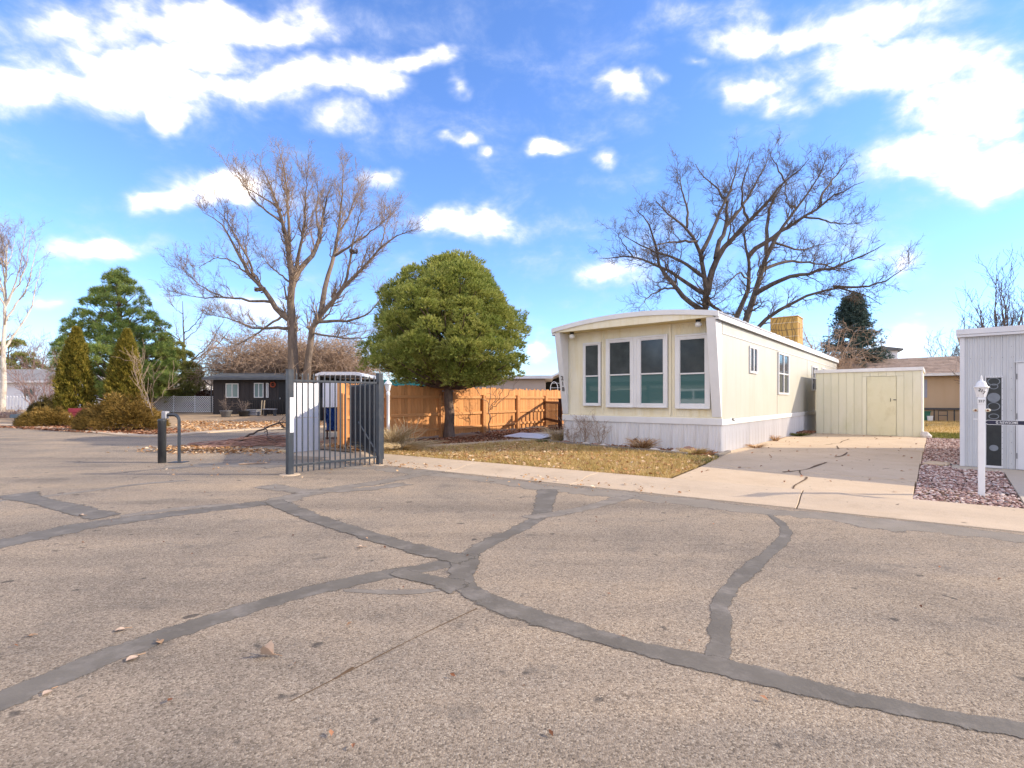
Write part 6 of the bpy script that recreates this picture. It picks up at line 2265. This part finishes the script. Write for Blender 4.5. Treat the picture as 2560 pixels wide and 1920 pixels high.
tussock('tall bleached dead grass clump around the slim lamp post', 0, 0, .6, .75, 420, 'straw_tall', 'dead_grass', .007, None, .7, Vector((-3.02, 12.9, .04)))
tussock('loose flattened straw grass in front of the slim lamp post', 0, 0, .9, .32, 480, 'straw_tall', 'dead_grass', .007, None, 1.1, Vector((-2.7, 12.4, .04)))
tussock('tall dead stalks right of the slim lamp post', 0, 0, .55, .95, 24, 'straw_tall', 'dead_stalks', .009, None, .4, Vector((-2.72, 13.2, .04)))
tussock('rust brown dead tussock in the middle of the flower bed', -1.62, -.72, .36, .42, 420, 'leaf_litter', 'dead_tussock', .006, None, .9)
tussock('pale dead grass tuft at the left corner of the skirting', -4.72, .15, .5, .6, 220, 'straw_tall', 'dead_tussock', .006, None, .9)
tussock('small tuft of dried weeds at the right end of the bed', -.35, -.8, .35, .22, 220, 'straw', 'dead_tussock', .005, None, .9)
tussock('small green tuft at the left end of the edging', -4.75, -.55, .2, .17, 160, 'grass_green', 'grass_tuft', .005, None, .9)
tussock('low green weeds at the skirting beside the shed', .25, 7.2, .35, .16, 220, 'grass_green', 'grass_tuft', .006, None, .9)
tussock('brown dry weed against the side skirting', .15, 4.5, .25, .25, 90, 'leaf_litter', 'dead_tussock', .006, None, .9)
tussock('brown dry weed on the driveway edge by the side wall', .25, 1.9, .3, .14, 90, 'leaf_litter', 'dead_tussock', .006, None, .9)
BL = [dict(k=4, t0=.2, t1=1, l0=.12, l1=.4, fwd=.8, rnd=.5, up=.25, curl=.1, K=4, rf=.6, rtip=.0035, jit=.06), dict(k=3, t0=.2, t1=1, l0=.05, l1=.16, fwd=.8, rnd=.6, up=.1, K=3, rf=.7, rtip=.003, jit=.06)]
for lab, w, v, h, sp in (('leftmost leafless shrub against the front skirting', -3.95, -.25, .72, .3), ('taller leafless shrub at the front skirting', -3.45, -.32, .98, .34), ('right leafless shrub at the front skirting', -3.0, -.35, .9, .4)):
    shrub('bare_shrub', lab, S(w, v, .05), 8, h * .9, sp, M_['twig_tan'], BL, .006, 'shrub', 'bare shrubs along the skirting', (0, 0), 0, .004)
shrub('bare_shrub', 'small dark dead sprig in the bed before the skirting', S(-1.95, -.45, .05), 5, .34, .08, M_['twig_dark'], [dict(k=5, t0=.3, t1=1, l0=.04, l1=.1, fwd=.6, rnd=.8, up=.1, K=3, rf=.9, rtip=.006)], .012, 'plant')
small_tree('young_tree', 'slim leafless sapling against the cedar fence right of the pine', Vector(tuple(FA + FD * 2.0 + Vector((.5, -.35, .03)))), 2.2, (.1, 0), 7, M_['twig_shrub'], M_['twig_shrub'], .03, .9, [dict(k=4, t0=.2, t1=1, l0=.2, l1=.5, fwd=.8, rnd=.5, up=.2, K=4, rf=.6, rtip=.005)], .35)

# brush pile of pruned limbs by the cross street
bp = thing('brush_pile', 'heap of pruned reddish branches on the pavement left of the gate', 'brush pile', (-7.1, 14.5, .0))
Pn, Rn = [], []
for i in range(130):
    x, y = random.gauss(0, .75), random.gauss(0, .35)
    a = random.gauss(.15, .35)
    L = random.uniform(.5, 1.6)
    z = max(.02, .26 * math.exp(-(x * x) / .7 - y * y * 2) * random.random() + .02)
    q, r_ = resample([(x - L / 2 * math.cos(a), y - L / 2 * math.sin(a), max(.01, z - .03)), (x, y, z + random.uniform(0, .06)), (x + L / 2 * math.cos(a), y + L / 2 * math.sin(a), max(.01, z + random.uniform(-.05, .08)))], (.016, .006), 5)
    Pn.append(q)
    Rn.append(r_)
V, Fc = tubes([(np.stack(Pn), np.stack(Rn), 4)])
raw('sticks', V, Fc, M_['stone_red'], bp)
lim = bare_tree('pruned_limb', 'large dark pruned limb lying arched over the brush pile', Vector((-7.1, 14.3, 0)), [([Vector((-7.8, 14.2, .03)), Vector((-7.2, 14.3, .42)), Vector((-6.6, 14.4, .62)), Vector((-6.0, 14.5, .75))], .035, .012), ([Vector((-7.0, 14.3, .5)), Vector((-6.8, 14.1, .25)), Vector((-6.5, 14.0, .1))], .02, .008), ([Vector((-6.6, 14.4, .6)), Vector((-6.4, 14.6, .35)), Vector((-6.1, 14.7, .2))], .02, .008)], M_['twig_dark'], M_['twig_dark'], [dict(k=4, t0=.3, t1=1, l0=.15, l1=.5, fwd=.8, rnd=.5, up=.0, K=4, rf=.6, rtip=.004)], cat='branch')

# dry lawn
def blades(poly, n, z, h, m, name, label, w=.006, lean=.8):
    xy = in_poly(poly, n)
    P = lift(xy, z)
    D = np.stack([rng.normal(size=n) * lean, rng.normal(size=n) * lean, np.ones(n)], 1)
    V, Fc = needles(P, unit(D), 1, h, w, .3)
    o = raw(name, V, Fc, M_[m])
    return stuff(o, label, 'grass')


blades(LAWN, 70000, .045, .08, 'straw', 'dry_grass', 'dry straw coloured grass of the front lawn')
cs = in_poly(LAWN, 420)
xyc = cs[rng.integers(0, 420, 9000)] + rng.normal(size=(9000, 2)) * .05
Vt, Ft = needles(lift(xyc, .045), unit(np.stack([rng.normal(size=9000) * .5, rng.normal(size=9000) * .5, np.ones(9000)], 1)), 1, .13, .006, .3)
stuff(raw('grass_tufts', Vt, Ft, M_['straw']), 'taller dry tufts in the front lawn', 'grass')
blades(site([(-.9, -1.9), (.42, -2.2), (.28, -1.0), (-.4, -1.15)]), 2600, .045, .08, 'grass_green', 'green_grass', 'greener grass at the lawn corner by the driveway')
blades(site([(3.62, 9.0), (8, 9.0), (8, 12.5), (3.62, 12.5)]), 9000, .028, .09, 'grass_green', 'back_grass', 'green tinged grass strip behind the gravel', .012)
blades(site([(3.62, 12.2), (9, 12.2), (9, 26), (2, 26)]), 16000, .028, .08, 'straw', 'back_dry_grass', 'straw coloured back lawn before the tan house', .015)


def litter(name, label, poly, n, z, size, m, tilt=.45, cluster=None):
    if cluster is None:
        xy = in_poly(poly, n)
    else:
        cs = in_poly(poly, cluster)
        xy = cs[rng.integers(0, cluster, n)] + rng.normal(size=(n, 2)) * np.array([.5, .22])
    V, Fc = leaves(lift(xy, z), size, tilt)
    V[:, 2] = np.maximum(V[:, 2], z - .012)
    return stuff(raw(name, V, Fc, M_[m]), label, 'leaves')


litter('leaf_litter', 'fallen leaves over the front lawn', LAWN, 1500, .085, .06, 'leaf_litter', .6)
litter('leaf_litter', 'pale fallen leaves thick on the left half of the lawn', site([(-6.0, -4.9), (-2.2, -4.6), (-2.4, -2.2), (-5.6, -1.8)]), 1300, .08, .06, 'leaf_litter', .7)
litter('leaf_litter', 'brown leaf litter under the pine and along the fence', site([(-8.6, -3.9), (-6.9, -3.7), (-6.2, .0), (-6.9, 6), (-7.6, 6.0)]), 3800, .05, .07, 'leaf_red', .5)
litter('leaf_litter', 'leaves and straw heaped at the gate end of the bed', site([(-8.9, -5.0), (-6.3, -5.15), (-5.9, -4.3), (-6.8, -3.0), (-8.8, -2.9)]), 2600, .06, .085, 'leaf_litter', .7)
litter('leaf_litter', 'leaves under the cedar fence', site([(-9.6, 1.5), (-7.0, 0.2), (-6.4, 11), (-9.0, 11)]), 1900, .045, .075, 'leaf_red', .5)
litter('leaf_litter', 'dead leaves in the flower bed along the skirting', BED, 750, .075, .06, 'leaf_red', .6)
litter('leaf_litter', 'straw litter on the pavement behind the bollard', [tuple(G(a, b_))[:2] for a, b_ in ((440, 1118), (520, 1110), (650, 1122), (650, 1136), (540, 1132), (430, 1130))], 1100, .012, .07, 'leaf_litter', .4, 26)
litter('leaf_litter', 'leaves along the far kerb and under the junipers', [(-24, 23.2), (-17, 19.6), (-13, 17.9), (-12.4, 19.5), (-14.5, 22), (-22, 26.5)], 2600, .03, .1, 'leaf_red', .5)
litter('leaf_litter', 'dry leaves in the garden before the dark house', [(-12.3, 19.5), (-11.0, 21.6), (-8.5, 24.5), (-9.0, 29), (-20, 31), (-16, 24)], 2600, .06, .11, 'leaf_litter', .5)
litter('leaf_litter', 'drift of leaves beside the shed at the home skirting', site([(.05, 8.0), (.42, 8.2), (.42, 9.3), (.05, 9.3)]), 420, .1, .09, 'leaf_red', .9)
litter('leaf_litter', 'dry leaves drifting along the gutter', [tuple(S(w, gut(w) + o_))[:2] for w, o_ in ((-6, .0), (-2.4, .02), (.6, .02), (.6, .2), (-2.4, .24), (-6, .3))], 220, .03, .04, 'leaf_litter', .4, 9)
litter('leaf_litter', 'scattered leaf scraps on the driveway', site([(.6, -4.0), (3.5, -3.8), (3.5, 9), (.2, 9)]), 70, .066, .05, 'leaf_red', .35)
litter('leaf_litter', 'scattered leaf scraps on the asphalt', [tuple(G(a, b_))[:2] for a, b_ in ((-200, 1150), (950, 1165), (2560, 1345), (2560, 1890), (-200, 1890))], 80, .012, .02, 'leaf_red', .35)
litter('twig_litter', 'leaf scraps on the asphalt by the gate', [tuple(G(a, b_))[:2] for a, b_ in ((400, 1150), (700, 1150), (940, 1165), (800, 1200), (420, 1190))], 50, .012, .035, 'leaf_litter', .35)

# river gravel beside the driveway
NS = 13500
xy = in_poly(GRAV, NS)
ico = bmesh.new()
bmesh.ops.create_icosphere(ico, subdivisions=1, radius=1)
iv = np.array([v.co[:] for v in ico.verts])
ifc = np.array([[v.index for v in f.verts] for f in ico.faces])
ico.free()
s = rng.uniform(.009, .024, (NS, 1, 1))
sc = np.stack([rng.uniform(.9, 1.5, NS), rng.uniform(.7, 1.1, NS), rng.uniform(.5, .8, NS)], 1)[:, None]
lump = 1 + rng.uniform(-.14, .14, (NS, len(iv), 1))
q = iv[None] * s * sc * lump
a = rng.uniform(0, 6.28, NS)[:, None]
qx = q[..., 0] * np.cos(a) - q[..., 1] * np.sin(a)
qy = q[..., 0] * np.sin(a) + q[..., 1] * np.cos(a)
q = np.stack([qx, qy, q[..., 2]], -1) + np.concatenate([xy, rng.uniform(.034, .058, (NS, 1))], 1)[:, None]
V = q.reshape(-1, 3)
Fc = (ifc[None] + (np.arange(NS) * len(iv))[:, None, None]).reshape(-1, 3)
stuff(raw('gravel', V, Fc, M_['pebbles'], None, False), 'pinkish river gravel between the driveway and the outbuilding', 'gravel')


# single leaves one can pick out on the asphalt
def big_leaf(label, px, py, size, m, up=.25, rz=0.0):
    g = G(px, py)
    o = thing('fallen_leaf', label, 'leaf', (g.x, g.y, .004), rz, 'single leaves lying on the asphalt')
    out = [(-.5, 0), (-.3, .26), (0, .42), (.28, .3), (.5, 0), (.28, -.3), (0, -.42), (-.3, -.26)]
    n = len(out)
    P = []
    for x, y in out:
        P.append((x * size, y * size, size * (abs(y) * 1.1 * up * 4 + .03)))
    P.append((0, 0, .006))
    P2 = [(x, y, z + .002) for x, y, z in P]
    b = MB().add(P, [((i + 1) % n, i, n) for i in range(n)]).add(P2, [(i, (i + 1) % n, n) for i in range(n)])
    b.build('blade', M_[m], o)
    MB().tube([(.45 * size, 0, .01), (.8 * size, .05 * size, .006), (1.1 * size, .0, .005)], .0022, 4).build('stalk', M_['leaf_brown'], o)


big_leaf('large pale upright leaf in the foreground centre', 668, 1640, .075, 'leaf_pale', .42, R(-10))
big_leaf('curled pale leaf on the sealed crack at the lower left', 300, 1578, .05, 'leaf_pale', .1, R(30))
big_leaf('pale leaf beside the first on the lower left sealed crack', 330, 1650, .055, 'leaf_pale', .08, R(60))
big_leaf('small tan leaf near the left edge of the asphalt', 75, 1592, .03, 'leaf_brown', .1, R(20))
big_leaf('thin pale leaf at the bottom left on the sealed crack', 118, 1735, .04, 'leaf_pale', .08, R(80))
big_leaf('small white leaf left of the crack junction', 900, 1370, .05, 'leaf_pale', .15, R(10))
big_leaf('white chip of leaf on the left crack seal', 203, 1290, .055, 'leaf_pale', .15, 0)
big_leaf('brown leaf on the dark seal left of the big leaf', 400, 1608, .045, 'leaf_brown', .1, R(140))
stk = thing('fallen_stick', 'pale curved stick lying on the asphalt left of the gate', 'stick', (*tuple(G(632, 1162))[:2], .004))
MB().tube([(-.25, -.05, .012), (-.05, .02, .02), (.15, .12, .02), (.22, .26, .015)], [.016, .018, .014, .006], 6).build('stick', M_['twig_tan'], stk)
